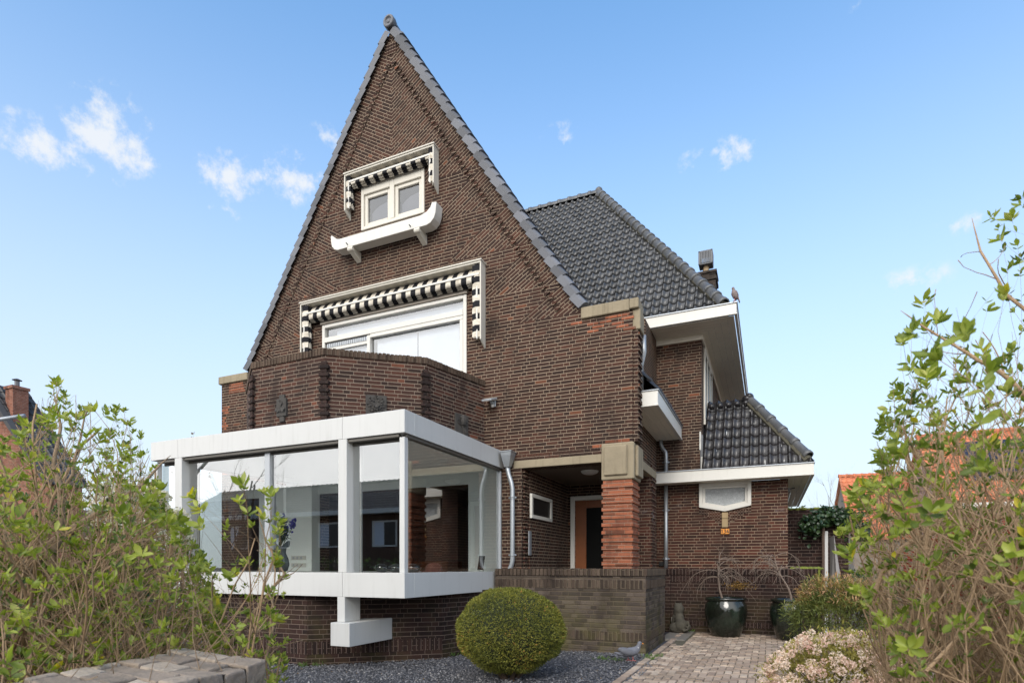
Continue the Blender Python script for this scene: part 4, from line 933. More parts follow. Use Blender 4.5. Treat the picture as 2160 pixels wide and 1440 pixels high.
for q0, q1 in (((.008, .038), (-.022, -.014)), ((-.022, -.014), (.022, -.014)), ((.008, .012), (.008, -.038))): bar(x + q0[0], zc + q0[1], x + q1[0], zc + q1[1], .0125)
mb.build('numerals', M['black'], sg)

# ---------------- things on the sill of the bay
zs = 1.3145
va = thing('vase', 'grey glass vase with fluted lobes and spring flowers on the sill behind the glass', 'vase', (-7.42, 7.2, zs))
mb = MB(); n = 40; prof = [(.07, 0), (.12, .03), (.15, .12), (.135, .22), (.09, .32), (.10, .40), (.16, .47)]
V = []
for r_, z in prof:
    for k in range(n):
        a = 2 * math.pi * k / n; rr = r_ * (1 + .16 * math.cos(4 * a)); V.append((-7.42 + rr * math.cos(a), 7.2 + rr * math.sin(a), zs + z + (.05 * math.cos(4 * a) if z > .44 else 0)))
mb.add(V, [(j * n + k, j * n + (k + 1) % n, (j + 1) * n + (k + 1) % n, (j + 1) * n + k) for j in range(len(prof) - 1) for k in range(n)] + [tuple(range(n - 1, -1, -1))])
m_, n_ = mat('smoked_glass'); n_.p.inputs['Base Color'].default_value = (.16, .19, .2, 1); n_.p.inputs['Roughness'].default_value = .1; n_.p.inputs['Metallic'].default_value = .25; n_.p.inputs['Specular IOR Level'].default_value = .9
mb.build('vase_body', m_, va, True)
mb = MB(); mbl = MB(); mbf = MB()
for k in range(26):
    a = rng.random() * 6.28; t = rng.random(); L = .25 + .3 * rng.random(); b = np.array((-7.42, 7.2, zs + .42)); d = np.array((math.cos(a) * .55 * t + .12, math.sin(a) * .4 * t, 1)); d /= np.linalg.norm(d); e = b + d * L
    mb.tube([b, e], .005, 4)
    if k % 6 == 0 and a < 9:
        for q in range(14):
            c = e + np.array([rng.gauss(0, .022), rng.gauss(0, .022), rng.gauss(0, .05)]); mbf.ball(c, .016, n=5)
    else:
        for q in range(5):
            c = b + d * L * (.4 + .6 * rng.random()); s_ = np.array([rng.gauss(0, 1), rng.gauss(0, 1), rng.gauss(0, .6)]); s_ /= np.linalg.norm(s_); w = np.cross(s_, d); mbl.add([c, c + s_ * .06 + w * .025, c + s_ * .13, c + s_ * .06 - w * .025], [(0, 1, 2, 3)], r=rng.random())
for q in range(30): c = np.array((-7.14, 7.2, zs + .80)) + np.array([rng.gauss(0, .03), rng.gauss(0, .03), rng.gauss(0, .055)]); mbf.ball(c, .019, n=6)
mb.tube([(-7.40, 7.2, zs + .4), (-7.14, 7.2, zs + .76)], .006, 4)
mb.build('stem', M['green_leaf'], va); mbl.build('foliage', M['green_leaf'], va); mbf.build('blossom', plain('blue_hyacinth', (.05, .055, .30), .7, var=.4, scale=30), va, True)
for i, (px_, lab) in enumerate(((805, 'clear glass orb on the sill, farthest left of the three'), (835, 'clear glass orb on the sill half hidden behind the white corner post'), (871, 'clear glass orb on the sill just right of the white corner post'))):
    c = onY(px_, 1198, 7.25); t_ = thing('glass_orb', lab, 'ornament', (c[0], 7.25, zs), 'glass orbs on the bay sill')
    mb = MB(); mb.lathe((c[0], 7.25, zs), [(0, .001), (.05, .002), (.10, .04), (.115, .07), (.10, .105), (.05, .135), (.0, .14)], 20); mb.build('orb_shell', M['orb'], t_, True)
    mb = MB(); mb.lathe((c[0], 7.25, zs), [(0, .01), (.05, .012), (.085, .04), (.09, .05), (0, .05)], 16); mb.build('orb_filling', plain('grey_water', (.3, .33, .36), .2), t_, True)
c = onY(873, 1190, 7.75); pb = thing('potted_plant', 'dark brown spiky plant in a low bowl on the sill behind the side glass', 'plant', (c[0], 7.75, zs))
MB().lathe((c[0], 7.75, zs), [(.0, 0), (.07, .0), (.13, .08), (.12, .085), (0, .07)], 18).build('bowl', M['wood'], pb, True)
mb = MB()
for k in range(70):
    a = rng.random() * 6.28; e = rng.uniform(.15, 1.0); d = np.array((math.cos(a) * math.cos(e), math.sin(a) * math.cos(e), math.sin(e))); w = np.cross(d, (0, 0, 1)); b = np.array((c[0], 7.75, zs + .08)); L = rng.uniform(.12, .22); mb.add([b - w * .012, b + w * .012, b + d * L * .6 + w * .02, b + d * L, b + d * L * .6 - w * .02], [(0, 1, 2, 3, 4)], r=rng.random())
mb.build('foliage', leaf_mat('maroon_leaf', [(0, (.03, .012, .008)), (1, (.1, .035, .02))]), pb)
c = onY(915, 1195, 8.6); MBh = MB(); MBh.lathe((c[0], 8.6, zs), [(.0, .16), (.09, .15), (.14, .09), (.15, .02), (.23, .006), (.23, .0), (0, 0)], 24); h_ = MBh.build('felt_hat', plain('brown_felt', (.12, .035, .025), .8), smooth=True); tag(h_, 'brown felt hat with a round crown lying on the sill behind the side glass', 'hat')
c = onY(1015, 1190, 9.4); fr_ = thing('picture_stand', 'small black picture frame leaning on a wire stand at the right end of the sill', 'picture frame', (c[0], 9.4, zs))
mb = MB(); mb.obox((c[0], 9.4, zs + .16), (.045, .03, .0), (-.01, .02, .004), (.02, 0, .125)); mb.build('frame', M['black'], fr_, bevel=.004)
mb = MB(); mb.tube([(c[0] - .03, 9.38, zs + .002), (c[0] + .03, 9.42, zs + .002), (c[0] + .04, 9.42, zs + .09)], .005, 4); mb.build('wire_stand', M['lead'], fr_)
# ======================================================================= ground
def gz(x, y):                                  # the gravel falls gently towards the bay
    return -.005 - .095 * min(1, max(0, (-1.9 - x) / 4.3))
gr = MB(); gr.add([(-900, -900, -.16), (900, -900, -.16), (900, 1500, -.16), (-900, 1500, -.16)], [(0, 1, 2, 3)]); tag(gr.build('ground', M['soil']), 'bare brown garden soil', None, None, 'structure')
mb = MB(); nx, ny = 24, 16; xs = np.linspace(-12.5, -1.52, nx); ys = np.linspace(3.6, 13.0, ny)
mb.add([(x, y, gz(x, y) - .02) for y in ys for x in xs], [(j * nx + i, j * nx + i + 1, (j + 1) * nx + i + 1, (j + 1) * nx + i) for j in range(ny - 1) for i in range(nx - 1)]); tag(mb.build('gravel_bed', M['slate_bed']), 'dark grey slate bed', None, None, 'structure')
rs = np.random.default_rng(5)
N = 30000; X = rs.uniform(-8.6, -1.5, N); Y = rs.uniform(4.0, 9.6, N)
keep = (X > -1.2 * (Y) * .9 - .2) & ~((Y > 9.42) & (X > -4.6)); X, Y = X[keep], Y[keep]; N = len(X)
T = np.array([(1, .1, 0), (.2, .75, .1), (-.9, .25, 0), (-.3, -.8, .1), (.1, 0, .6), (0, 0, -.5)], 'f'); F = np.array([(0, 1, 4), (1, 2, 4), (2, 3, 4), (3, 0, 4), (1, 0, 5), (2, 1, 5), (3, 2, 5), (0, 3, 5)])
sc = rs.uniform(.010, .026, N); a = rs.uniform(0, 6.28, N); tl = rs.normal(0, .5, (N, 2))
V = np.repeat(T[None], N, 0) * (1 + rs.normal(0, .22, (N, 6, 3))) * sc[:, None, None] * np.array([1, .75, .7])
V[:, :, 2] += V[:, :, 0] * tl[:, 0:1] * .6 + V[:, :, 1] * tl[:, 1:2] * .6
ca_, sa_ = np.cos(a)[:, None], np.sin(a)[:, None]; Vx = V[:, :, 0] * ca_ - V[:, :, 1] * sa_; Vy = V[:, :, 0] * sa_ + V[:, :, 1] * ca_
Z = np.array([gz(x, y) for x, y in zip(X, Y)]) - .008 + rs.uniform(0, .012, N)
V = np.stack([Vx + X[:, None], Vy + Y[:, None], V[:, :, 2] + Z[:, None]], 2).reshape(-1, 3)
Tt = (F[None] + 6 * np.arange(N)[:, None, None]).reshape(-1, 3)
tag(tris_obj('gravel', V, Tt, M['slate'], None, np.repeat(rs.random(N), 8)), 'loose dark grey slate chips', None, None, 'stuff')
mb = MB(); mb.box(-60, -1.9, -.2, 60, .15, -.02); tag(mb.build('pavement', plain('pavement_tiles', (.30, .28, .25), .9, var=.2, scale=2), None), 'unseen grey tiled pavement added in front of the garden to bounce light', None, None, 'structure')  # unseen street behind the camera, added so pale paving bounces light to the soffits
mb = MB(); mb.box(-60, -7.0, -.25, 60, -2.05, -.12); tag(mb.build('road', plain('clinker_road', (.24, .20, .175), .9, var=.25, scale=2), None), 'unseen brick-paved street added to bounce light', None, None, 'structure')
mb = MB(); mb.box(-60, -2.0499, -.25, 60, -1.901, -.01); tag(mb.build('kerb', M['stone'], None), 'stone kerb of the unseen added street', None, None, 'structure')
# brick path in herringbone
mb = MB(); mb.box(-1.62, 3.0, -.1, 3.2, 13.05, -.012); pth = tag(mb.build('path', M['joint']), 'clay brick path', None, None, 'structure')
mb = MB(); w = .098; g = .006
for i in range(0, 49):
    for j in range(0, 102):
        c = (i - j) % 4
        if c == 0: x0, y0_, x1, y1_ = i, j, i + 2, j + 1
        elif c == 3: x0, y0_, x1, y1_ = i, j, i + 1, j + 2
        else: continue
        x0, x1, y0_, y1_ = -1.62 + x0 * w + g / 2, -1.62 + x1 * w - g / 2, 3.0 + y0_ * w + g / 2, 3.0 + y1_ * w - g / 2
        if x1 > 3.2 or y1_ > 13.0 or (x0 < -1.45 and y0_ > 10.6): continue
        h = rng.gauss(0, .0022); tx, ty = rng.gauss(0, .003), rng.gauss(0, .003); b = .007
        P = [(x0 + b, y0_ + b, h - tx - ty), (x1 - b, y0_ + b, h + tx - ty), (x1 - b, y1_ - b, h + tx + ty), (x0 + b, y1_ - b, h - tx + ty)]
        Q = [(x0, y0_, -.015), (x1, y0_, -.015), (x1, y1_, -.015), (x0, y1_, -.015)]
        mb.add(P + Q, [(0, 1, 2, 3)] + [(4 + k, 4 + (k + 1) % 4, (k + 1) % 4, k) for k in range(4)], r=rng.random())
tag(mb.build('path_bricks', M['paver'], None, bevel=0), 'reddish clay bricks laid in herringbone', None, None, 'structure')
mb = MB()
for k in range(50):
    y = 3.0 + k * .205; mb.box(-1.735 + rng.gauss(0, .003), y, -.08, -1.635, y + .198, .012 + rng.gauss(0, .004), r=rng.random())
tag(mb.build('path_kerb', M['paver'], None, bevel=.008), 'edging row of clay bricks', None, None, 'structure')
mb = MB(); mb.box(-1.95, 11.42, -.1, -1.47, 12.3, .008); mb.box(-1.95, 12.32, -.1, -1.47, 13.05, .006); tag(mb.build('paving_slab', plain('grey_slab', (.17, .155, .135), .85, var=.3, scale=5, bumpd=.004), None, bevel=.008), 'grey concrete paving slabs', None, None, 'structure')
# ======================================================================= terrace wall beside the porch
gw = thing('garden_wall', 'low moss-stained brick terrace wall with upright coping bricks below the porch', 'wall', (-3.0, 9.45, 0))
mb = MB(); mb.box(-4.55, 9.45, -.15, -1.83, 9.75, 1.245); mb.box(-2.1, 9.7501, -.15, -1.83, 11.36, 1.245); mb.build('wall', M['brick_garden'], gw)
mb = MB(); mb.box(-4.5, 9.7502, -.1, -2.1005, 11.35, .45); mb.build('terrace_floor', M['joint'], gw)
mb = MB()
for z0, z1, pr, kk in ((1.25, 1.372, .022, 1), (1.035, 1.185, .006, 1), (.17, .325, .006, 1)):
    n = 37
    for k in range(n):
        x = -4.54 + k * .0725; mb.box(x + .004, 9.45 - pr - rng.random() * .006, z0, x + .066, 9.47 + (.27 if z0 > 1.2 else 0), z1 + (rng.gauss(0, .004) if z0 > 1.2 else 0), r=rng.random())
    for k in range(26):
        y = 9.46 + k * .0725; mb.box(-1.85 - (.23 if z0 > 1.2 else 0) if y > 9.75 else -1.85, y + .004, z0, -1.83 + pr + rng.random() * .006, y + .066, z1, r=rng.random())
mb.box(-4.55, 9.452, 1.2451, -1.832, 9.748, 1.362); mb.box(-2.098, 9.749, 1.2451, -1.832, 11.355, 1.362)
mb.build('coping', M['brick_garden_v'], gw, bevel=.006)
# low old brick wall in the foreground
P0 = np.array((-1.70, 1.585)); e1 = np.array((.21, -.978)); e2 = np.array((-.985, -.17)); e2 = np.array((-.978, -.0)) ; e2 = np.array((-.987, .16))
fw = thing('brick_wall', 'low weathered brick garden wall with a broad worn top in the foreground', 'wall', (P0[0], P0[1], 0))
mb = MB(); ZT = 1.05; rw = .112
for row in range(-0, 14):
    off = 0 if row % 2 == 0 else -.10; x = off
    while x < .56:
        L = .205; x0, x1 = max(0, x), min(.575, x + L)
        if x1 - x0 > .05:
            c = P0 + e1 * (row + .5) * rw + e2 * (x0 + x1) / 2; h = ZT + rng.gauss(0, .006); tl_ = rng.gauss(0, .01)
            mb.obox((*c, h - .05), (*(e2 * ((x1 - x0) / 2 - .004)), tl_ * .1), (*(e1 * (rw / 2 - .004)), rng.gauss(0, .002)), (0, 0, .05), r=rng.random())
        x += L
fwc = mb.build('coping', M['old_brick'], fw)
md = fwc.modifiers.new('bevel', 'BEVEL'); md.width = .007; md.segments = 2
md = fwc.modifiers.new('sub', 'SUBSURF'); md.subdivision_type = 'SIMPLE'; md.levels = 2; md.render_levels = 2
tx_ = bpy.data.textures.new('rough', 'CLOUDS'); tx_.noise_scale = .045; tx_.noise_depth = 3
md = fwc.modifiers.new('rough', 'DISPLACE'); md.texture = tx_; md.strength = .012; md.mid_level = .5; md.texture_coords = 'GLOBAL'
mb = MB(); A_ = P0 + e1 * .012 + e2 * .012; B_ = P0 + e1 * 1.55 + e2 * .012; C_ = P0 + e1 * 1.55 + e2 * .56; D_ = P0 + e1 * .012 + e2 * .56
mb.prism([(*A_, -.2), (*B_, -.2), (*C_, -.2), (*D_, -.2)], (0, 0, ZT + .189)); mb.build('wall', M['brick_garden'], fw)
# brick boundary wall behind the wing, mossy on top
bw = thing('boundary_wall', 'dark brick boundary wall with a rim of yellow-green moss behind the potted trees', 'wall', (1.6, 14.4, 0))
a_ = onY(1640, 1090, 14.4); b_ = onY(1790, 1090, 14.4)
mb = MB(); mb.box(a_[0], 14.4, -.1, b_[0], 14.65, 2.68); mb.build('wall', M['brick_base'], bw)
mb = MB()
for k in range(60): x = rng.uniform(a_[0], b_[0] - .5); mb.ball((x, 14.42 + rng.random() * .2, 2.69), rng.uniform(.05, .12), rng.uniform(.05, .1), rng.uniform(.015, .04), 7)
mb.build('moss_rim', M['moss'], bw, True)
mb = MB()
for k in range(40): mb.ball((rng.uniform(.45, .95), YL - .06 + rng.random() * .5, 1.365), rng.uniform(.04, .1), rng.uniform(.04, .08), rng.uniform(.02, .05), 7)
mb.box(.4, YL - .002, .0, .95, YL + .7, 1.36); tag(mb.build('moss_cushion', M['moss'], smooth=False), 'green moss growing on the end of the brick plinth right of the wing', 'moss')
# white post with a leaning grey panel under the ivy
gp = thing('garden_gate', 'grey gate panel leaning on a white post at the end of the boundary wall', 'gate', (*onD(1743, 1210, 12.6)[:2], 0))
p0 = onD(1743, 1215, 12.6); mb = MB(); mb.box(p0[0] - .03, p0[1] - .03, -.1, p0[0] + .03, p0[1] + .03, 2.18); mb.build('post', M['alu'], gp)
q0, q1, q2, q3 = onD(1747, 1212, 12.7), onD(1772, 1212, 12.4), onD(1759, 1128, 12.4), onD(1747, 1135, 12.7); mb = MB(); mb.prism([(q0[0], q0[1], -.1), (q1[0], q1[1], -.1), q1, q2, q3], (0.01, .04, 0)); mb.build('panel', plain('weathered_panel', (.25, .235, .23), .8, var=.25, scale=6), gp)

# ======================================================================= pots, lion, pigeons
def pot(x, y, s, lab, grp):
    t_ = thing('plant_pot', lab, 'plant pot', (x, y, 0), grp)
    pr = [(0, 0), (.27, 0), (.30, .03), (.37, .2), (.43, .42), (.445, .55), (.43, .68), (.39, .765), (.385, .78), (.42, .79), (.43, .815), (.42, .84), (.385, .845), (.36, .83), (.35, .77), (.0, .76)]
    mb = MB(); mb.lathe((x, y, 0), [(a * s, b * s) for a, b in pr], 40); mb.build('glazed_body', M['pot'], t_, True)
    mb = MB(); mb.lathe((x, y, 0), [(0, .78 * s), (.2 * s, .79 * s), (.35 * s, .772 * s)], 18); mb.build('potting_soil', M['soil'], t_, True)
    return t_
pot(-.80, 12.47, .93, 'big dark green glazed pot with a bare maple, left of the bushy shrub', 'glazed pots along the plinth'); pot(.42, 12.35, .93, 'big dark green glazed pot half hidden behind the bushy shrub', 'glazed pots along the plinth')
def remesh(o, vox, smooth=6):
    m1 = o.modifiers.new('join', 'REMESH'); m1.mode = 'VOXEL'; m1.voxel_size = vox; m1.use_smooth_shade = True
    m2 = o.modifiers.new('soft', 'SMOOTH'); m2.iterations = smooth; m2.factor = .5
def E_(yaw=0, pitch=0, roll=0): return Matrix.Rotation(yaw, 3, 'Z') @ Matrix.Rotation(pitch, 3, 'Y') @ Matrix.Rotation(roll, 3, 'X')
lx, ly = -1.76, 12.72; fz = .0
li = thing('lion_statue', 'small weathered stone lion sitting upright with a shield, beside the plinth corner', 'statue', (lx, ly, 0))
Lr = Matrix.Rotation(R(-58), 3, 'Z')          # the lion looks to the front left
def Lp(x, y, z): v = Lr @ Vector((x, y, 0)); return (lx + v.x, ly + v.y, z)
mb = MB()
mb.ball(Lp(0, 0, .03), .19, .15, .035, 14); mb.ball(Lp(.10, 0, .17), .13, .125, .15, 12); mb.ball(Lp(.03, 0, .30), .105, .10, .17, 12, Lr @ E_(0, R(-18))); mb.ball(Lp(-.03, 0, .43), .105, .115, .12, 12)
mb.ball(Lp(-.05, 0, .545), .085, .085, .085, 12); mb.ball(Lp(-.125, 0, .525), .045, .05, .04, 10); mb.ball(Lp(-.09, .04, .575), .022, n=8); mb.ball(Lp(-.09, -.04, .575), .022, n=8); mb.ball(Lp(-.02, .06, .615), .022, .02, .03, 8); mb.ball(Lp(-.02, -.06, .615), .022, .02, .03, 8); mb.ball(Lp(.0, 0, .50), .11, .115, .13, 12)
for s in (-1, 1):
    mb.tube([Lp(-.04, s * .075, .36), Lp(-.09, s * .085, .2), Lp(-.10, s * .08, .04)], [.05, .042, .04], 8); mb.ball(Lp(-.135, s * .08, .035), .06, .042, .032, 8); mb.ball(Lp(.06, s * .12, .12), .12, .055, .10, 10); mb.ball(Lp(-.03, s * .14, .035), .09, .035, .03, 8)
mb.tube([Lp(.2, 0, .06), Lp(.24, .08, .08), Lp(.18, .15, .16), Lp(.12, .14, .26)], [.03, .026, .022, .03], 7)
o = mb.build('body', M['statue'], li, True); remesh(o, .012, 4)
mb = MB(); c = np.array(Lp(-.155, .02, .2)); u = np.array(Lr @ Vector((0, 1, 0))); n_ = np.array(Lr @ Vector((-1, 0, .15)))
sh = [(-.11, .11), (0, .13), (.11, .11), (.115, -.02), (.07, -.13), (0, -.19), (-.07, -.13), (-.115, -.02)]
mb.prism([c + u * a + Zv * b for a, b in sh], n_ * .03); o = mb.build('shield', M['shell'], li, bevel=.008)
def pigeon(x, y, z, yaw, lab, s=1.0, stand=False, tint=(.13, .133, .155)):
    t_ = thing('pigeon', lab, 'bird', (x, y, z)); Rm = Matrix.Rotation(yaw, 3, 'Z'); pit = R(-52) if stand else R(-16)
    def B(a, b, c): v = Rm @ Vector((a * s, b * s, 0)); return (x + v.x, y + v.y, z + c * s)
    g_ = plain('pigeon_plumage', tint, .75, var=.25, scale=18)
    mb = MB()
    if stand:
        for a, c, r1, r2 in ((-.03, .09, .05, .05), (-.01, .13, .068, .066), (.01, .17, .066, .066), (.02, .21, .05, .052), (.025, .245, .032, .034), (.03, .27, .03, .03), (.035, .285, .031, .031)): mb.ball(B(a, 0, c), r1 * s, r2 * s, r1 * s * 1.1, 10, Rm)
        mb.obox(B(-.075, 0, .045), Rm @ Vector((.02, 0, .07)) * s, Rm @ Vector((0, .03, 0)) * s, Rm @ Vector((.01, 0, 0)) * s)
    else:
        for a, c, r1, r2, r3 in ((-.10, .098, .05, .045, .035), (-.06, .105, .065, .065, .056), (0, .115, .08, .072, .066), (.05, .128, .062, .06, .06), (.085, .152, .045, .044, .048), (.105, .182, .032, .03, .04), (.115, .212, .028, .026, .03), (.124, .232, .032, .027, .028)): mb.ball(B(a, 0, c), r1 * s, r2 * s, r3 * s, 12, Rm)
        mb.obox(B(-.185, 0, .082), Rm @ Vector((.085, 0, .018)) * s, Rm @ Vector((0, .032, 0)) * s, Rm @ Vector((.0, 0, .009)) * s)
    o = mb.build('body', g_, t_, True); remesh(o, .006 * s, 3)
    mb = MB()
    for q in (-1, 1):
        if stand: mb.ball(B(-.02, q * .052, .13), .035 * s, .02 * s, .085 * s, 10, Rm)
        else: mb.ball(B(-.05, q * .055, .125), .115 * s, .022 * s, .045 * s, 12, Rm @ E_(0, R(12))); mb.ball(B(-.15, q * .035, .095), .07 * s, .012 * s, .016 * s, 8, Rm @ E_(0, R(12)))
    build_split(mb, lambda c: ((np.array(c) - np.array((x, y, z))) @ np.array(Rm @ Vector((0, 1, 0)))) > 0, 'wing', plain('pigeon_wing', tuple(c * .82 for c in tint), .7, var=.25, scale=25), t_, smooth=True)
    if not stand:
        mb = MB(); mb.ball(B(.097, .02, .172), .014 * s, .018 * s, .016 * s, 8); mb.ball(B(.097, -.02, .172), .014 * s, .018 * s, .016 * s, 8); mb.build('white_neck_patch', M['white'], t_, True)
        mb = MB(); mb.obox(B(-.25, 0, .066), Rm @ Vector((.03, 0, .007)) * s, Rm @ Vector((0, .034, 0)) * s, Rm @ Vector((0, 0, .010)) * s); mb.build('tail_tip', M['black'], t_, bevel=.004)
    h_ = (.04, .285) if stand else (.15, .232)
    mb = MB(); mb.tube([B(h_[0] + .005, 0, h_[1]), B(h_[0] + .03, 0, h_[1] - .008)], [.008 * s, .003 * s], 6); mb.build('beak', M['enamel'], t_)
    mb = MB(); q = .124 if not stand else .04
    for e_ in (-1, 1): mb.ball(B(q + .008, e_ * .026, h_[1] + .006), .005 * s, n=6)
    build_split(mb, lambda c: ((np.array(c) - np.array((x, y, z))) @ np.array(Rm @ Vector((0, 1, 0)))) > 0, 'eye', M['black'], t_)
    mb = MB(); m2 = plain('pigeon_leg', (.42, .13, .12), .6)
    for e_, dx in ((-1, .02), (1, -.03)):
        if stand: dx = 0
        mb.tube([B(dx, e_ * .03, .07), B(dx + .01, e_ * .03, .008)], .006 * s, 6)
        for ta in (-.5, 0, .5, 3.14): mb.tube([B(dx + .01, e_ * .03, .006), B(dx + .01 + .035 * math.cos(ta), e_ * .03 + .035 * math.sin(ta), .004)], .004 * s, 4)
    build_split(mb, lambda c: ((np.array(c) - np.array((x, y, z))) @ np.array(Rm @ Vector((0, 1, 0)))) > 0, 'leg', m2, t_)
pg = onZ(1330, 1394, -.01); pigeon(pg[0], pg[1], .0, R(24 + 4), 'grey wood pigeon walking on the slate gravel beside the terrace wall', 1.12)
pigeon(XE - .03, YE + .0, 6.74, R(24 + 165), 'plump brown-grey pigeon perched on the upper white gutter corner', .95, True, (.19, .15, .14))
# ======================================================================= plants
LEAF8 = (np.array([(0, 0, 0), (.42, .33, .02), (.5, .66, .03), (0, 1, .10), (-.42, .33, .02), (-.5, .66, .03), (0, .33, -.10), (0, .66, -.09)], 'f'),
         np.array([(0, 1, 6), (1, 2, 7), (1, 7, 6), (2, 3, 7), (0, 6, 4), (6, 7, 4), (4, 7, 5), (7, 3, 5)]))
LEAF2 = (np.array([(0, 0, 0), (.5, .5, .06), (0, 1, 0), (-.5, .5, .06)], 'f'), np.array([(0, 1, 2), (0, 2, 3)]))
def leaves(P, D, Nn, L, Wd, tmpl=LEAF8, curl=None):
    """P position, D direction, Nn face normal, length, width -> vertices, triangles, count of faces per leaf"""
    P, D, Nn = (np.asarray(a, float) for a in (P, D, Nn)); D /= np.linalg.norm(D, axis=1, keepdims=True) + 1e-9
    S = np.cross(D, Nn); S /= np.linalg.norm(S, axis=1, keepdims=True) + 1e-9; U = np.cross(S, D)
    T, F = tmpl; L = np.asarray(L)[:, None, None]; Wd = np.asarray(Wd)[:, None, None]; n = len(P)
    y = T[None, :, 1:2] * np.ones((n, 1, 1)); z = T[None, :, 2:3] * np.ones((n, 1, 1))
    if curl is not None: z = z + np.asarray(curl)[:, None, None] * y * y
    V = P[:, None] + S[:, None] * (T[None, :, 0:1] * Wd) + D[:, None] * (y * L) + U[:, None] * (z * L)
    Tt = (F[None] + len(T) * np.arange(n)[:, None, None]).reshape(-1, 3)
    return V.reshape(-1, 3), Tt, len(F)
def unit(v): return v / (np.linalg.norm(v) + 1e-9)
def turn(d, ang, rs):
    s = unit(np.cross(d, rs.normal(size=3))); return unit(d * math.cos(ang) + s * math.sin(ang))
def grow(st, tips, rs, p, d, L, r, depth, kw, t_end=.35):
    n = max(3, int(L / kw.get('seg', .13))); pts = [p]; dirs = [d]; w = kw.get('wig', .16)
    ok = kw.get('ok')
    for i in range(n):
        d = unit(d + rs.normal(size=3) * w + np.array((0, 0, kw.get('up', .05)))); q = p + d * L / n
        if ok is not None and not ok(q): break
        p = q; pts.append(p); dirs.append(d)
    n = len(pts) - 1
    if n < 1: return
    st.append((pts, [r * (1 - (1 - t_end) * i / n) for i in range(n + 1)], depth))
    if depth <= kw.get('leafdepth', 1):
        m = len(pts)
        for i in range(m):
            if i / (m - 1) >= kw.get('leaf0', .35): tips.append((pts[i], dirs[i], i / (m - 1), depth))
    if depth > 0:
        k = rs.integers(*kw.get('kids', (3, 6)))
        for _ in range(k):
            i = int(rs.uniform(kw.get('kid0', .25), 1.0) * n); i = min(i, n)
            grow(st, tips, rs, pts[i], turn(dirs[i], rs.uniform(*kw.get('ang', (.35, .85))), rs), L * rs.uniform(*kw.get('ratio', (.42, .72))), r * (1 - (1 - t_end) * i / n) * .62, depth - 1, kw, t_end)
def stems_mesh(st, name, m_, parent, sides=(4, 5, 6)):
    mb = MB()
    for pts, rad, dep in st: mb.tube(pts, rad, sides[min(dep, 2)], r=.5, cap=False)
    V = np.array(mb.v); T = []
    for f in mb.f: T.append((f[0], f[1], f[2])); T.append((f[0], f[2], f[3]))
    return tris_obj(name, V, np.array(T), m_, parent, None, True)
def whorls(tips, rs, per, size, up=.35, spread=.7, endboost=1.8, keep=1.0, tmpl=LEAF8, wr=.42, bare=None):
    P, D, Nn, L, Wd, Rn, Cu = [], [], [], [], [], [], []
    for p, d, t, dep in tips:
        if rs.random() > keep * (1 if bare is None else np.interp(p[2], bare[:2], bare[2:])): continue
        end = t > .9; k = max(1, int(per * (endboost if end else 1) * rs.uniform(.6, 1.3))); base = rs.random(); ph = rs.random() * 6.28
        a_ = unit(np.cross(d, (.3, .2, .9))); b_ = np.cross(d, a_); tone = rs.random() * (.6 if not end else .5) + (.3 if end else .0); size_ = size * rs.uniform(.65, 1.25)
        for q in range(k):
            an = ph + q * 2.4; s_ = a_ * math.cos(an) + b_ * math.sin(an)
            dd = unit(d * (spread * rs.uniform(.4, 1.3)) + s_ + np.array((0, 0, up))); l = size_ * rs.uniform(.5, 1.15) * (1.0 if end else .8)
            P.append(p - d * rs.uniform(0, .03)); D.append(dd); Nn.append(unit(d * 1.0 - s_ * .5 + rs.normal(size=3) * .35)); L.append(l); Wd.append(l * wr * rs.uniform(.85, 1.2)); Rn.append(np.clip(tone + rs.normal() * .15, 0, .99)); Cu.append(rs.uniform(-.45, .25))
    if not P: return None
    V, T, nf = leaves(P, D, Nn, L, Wd, tmpl, Cu); Rn = np.array(Rn); Rn[rs.random(len(Rn)) < .012] = 1.0
    return V, T, np.repeat(Rn, nf)
def shrub(name, lab, cat, base, nst, H, spread, lean, seed, kw, r0=.016, leafm='privet', barkm='twig', size=.045, per=3, group=None, keep=1.0, depth=2, spreadroot=.25, **wk):
    rs = np.random.default_rng(seed); base = np.array(base, float); t_ = thing(name, lab, cat, base, group); st, tips = [], []
    for k in range(nst):
        a = rs.random() * 6.28; q = math.sqrt(rs.random()); d = unit(np.array((math.cos(a) * q * spread + lean[0], math.sin(a) * q * spread + lean[1], 1.0)))
        grow(st, tips, rs, base + np.array((math.cos(a) * q * spreadroot, math.sin(a) * q * spreadroot, 0)), d, H * rs.uniform(.6, 1.0), r0 * rs.uniform(.55, 1.25), depth, kw)
    stems_mesh(st, 'stems', M[barkm], t_)
    w_ = whorls(tips, rs, per, size, keep=keep, **wk)
    if w_ is not None: tris_obj('foliage', w_[0], w_[1], M[leafm], t_, w_[2])
    return t_, st, tips
G = lambda x, D: np.array((*(onD(x, HZ, D)[:2]), -.14))
def px_of(p):
    q = np.array(p) - np.array((0, 0, HC)); D = q @ VV; return 1080 + FPX * (q @ RR) / max(D, .05), HZ - FPX * q[2] / max(D, .05), D
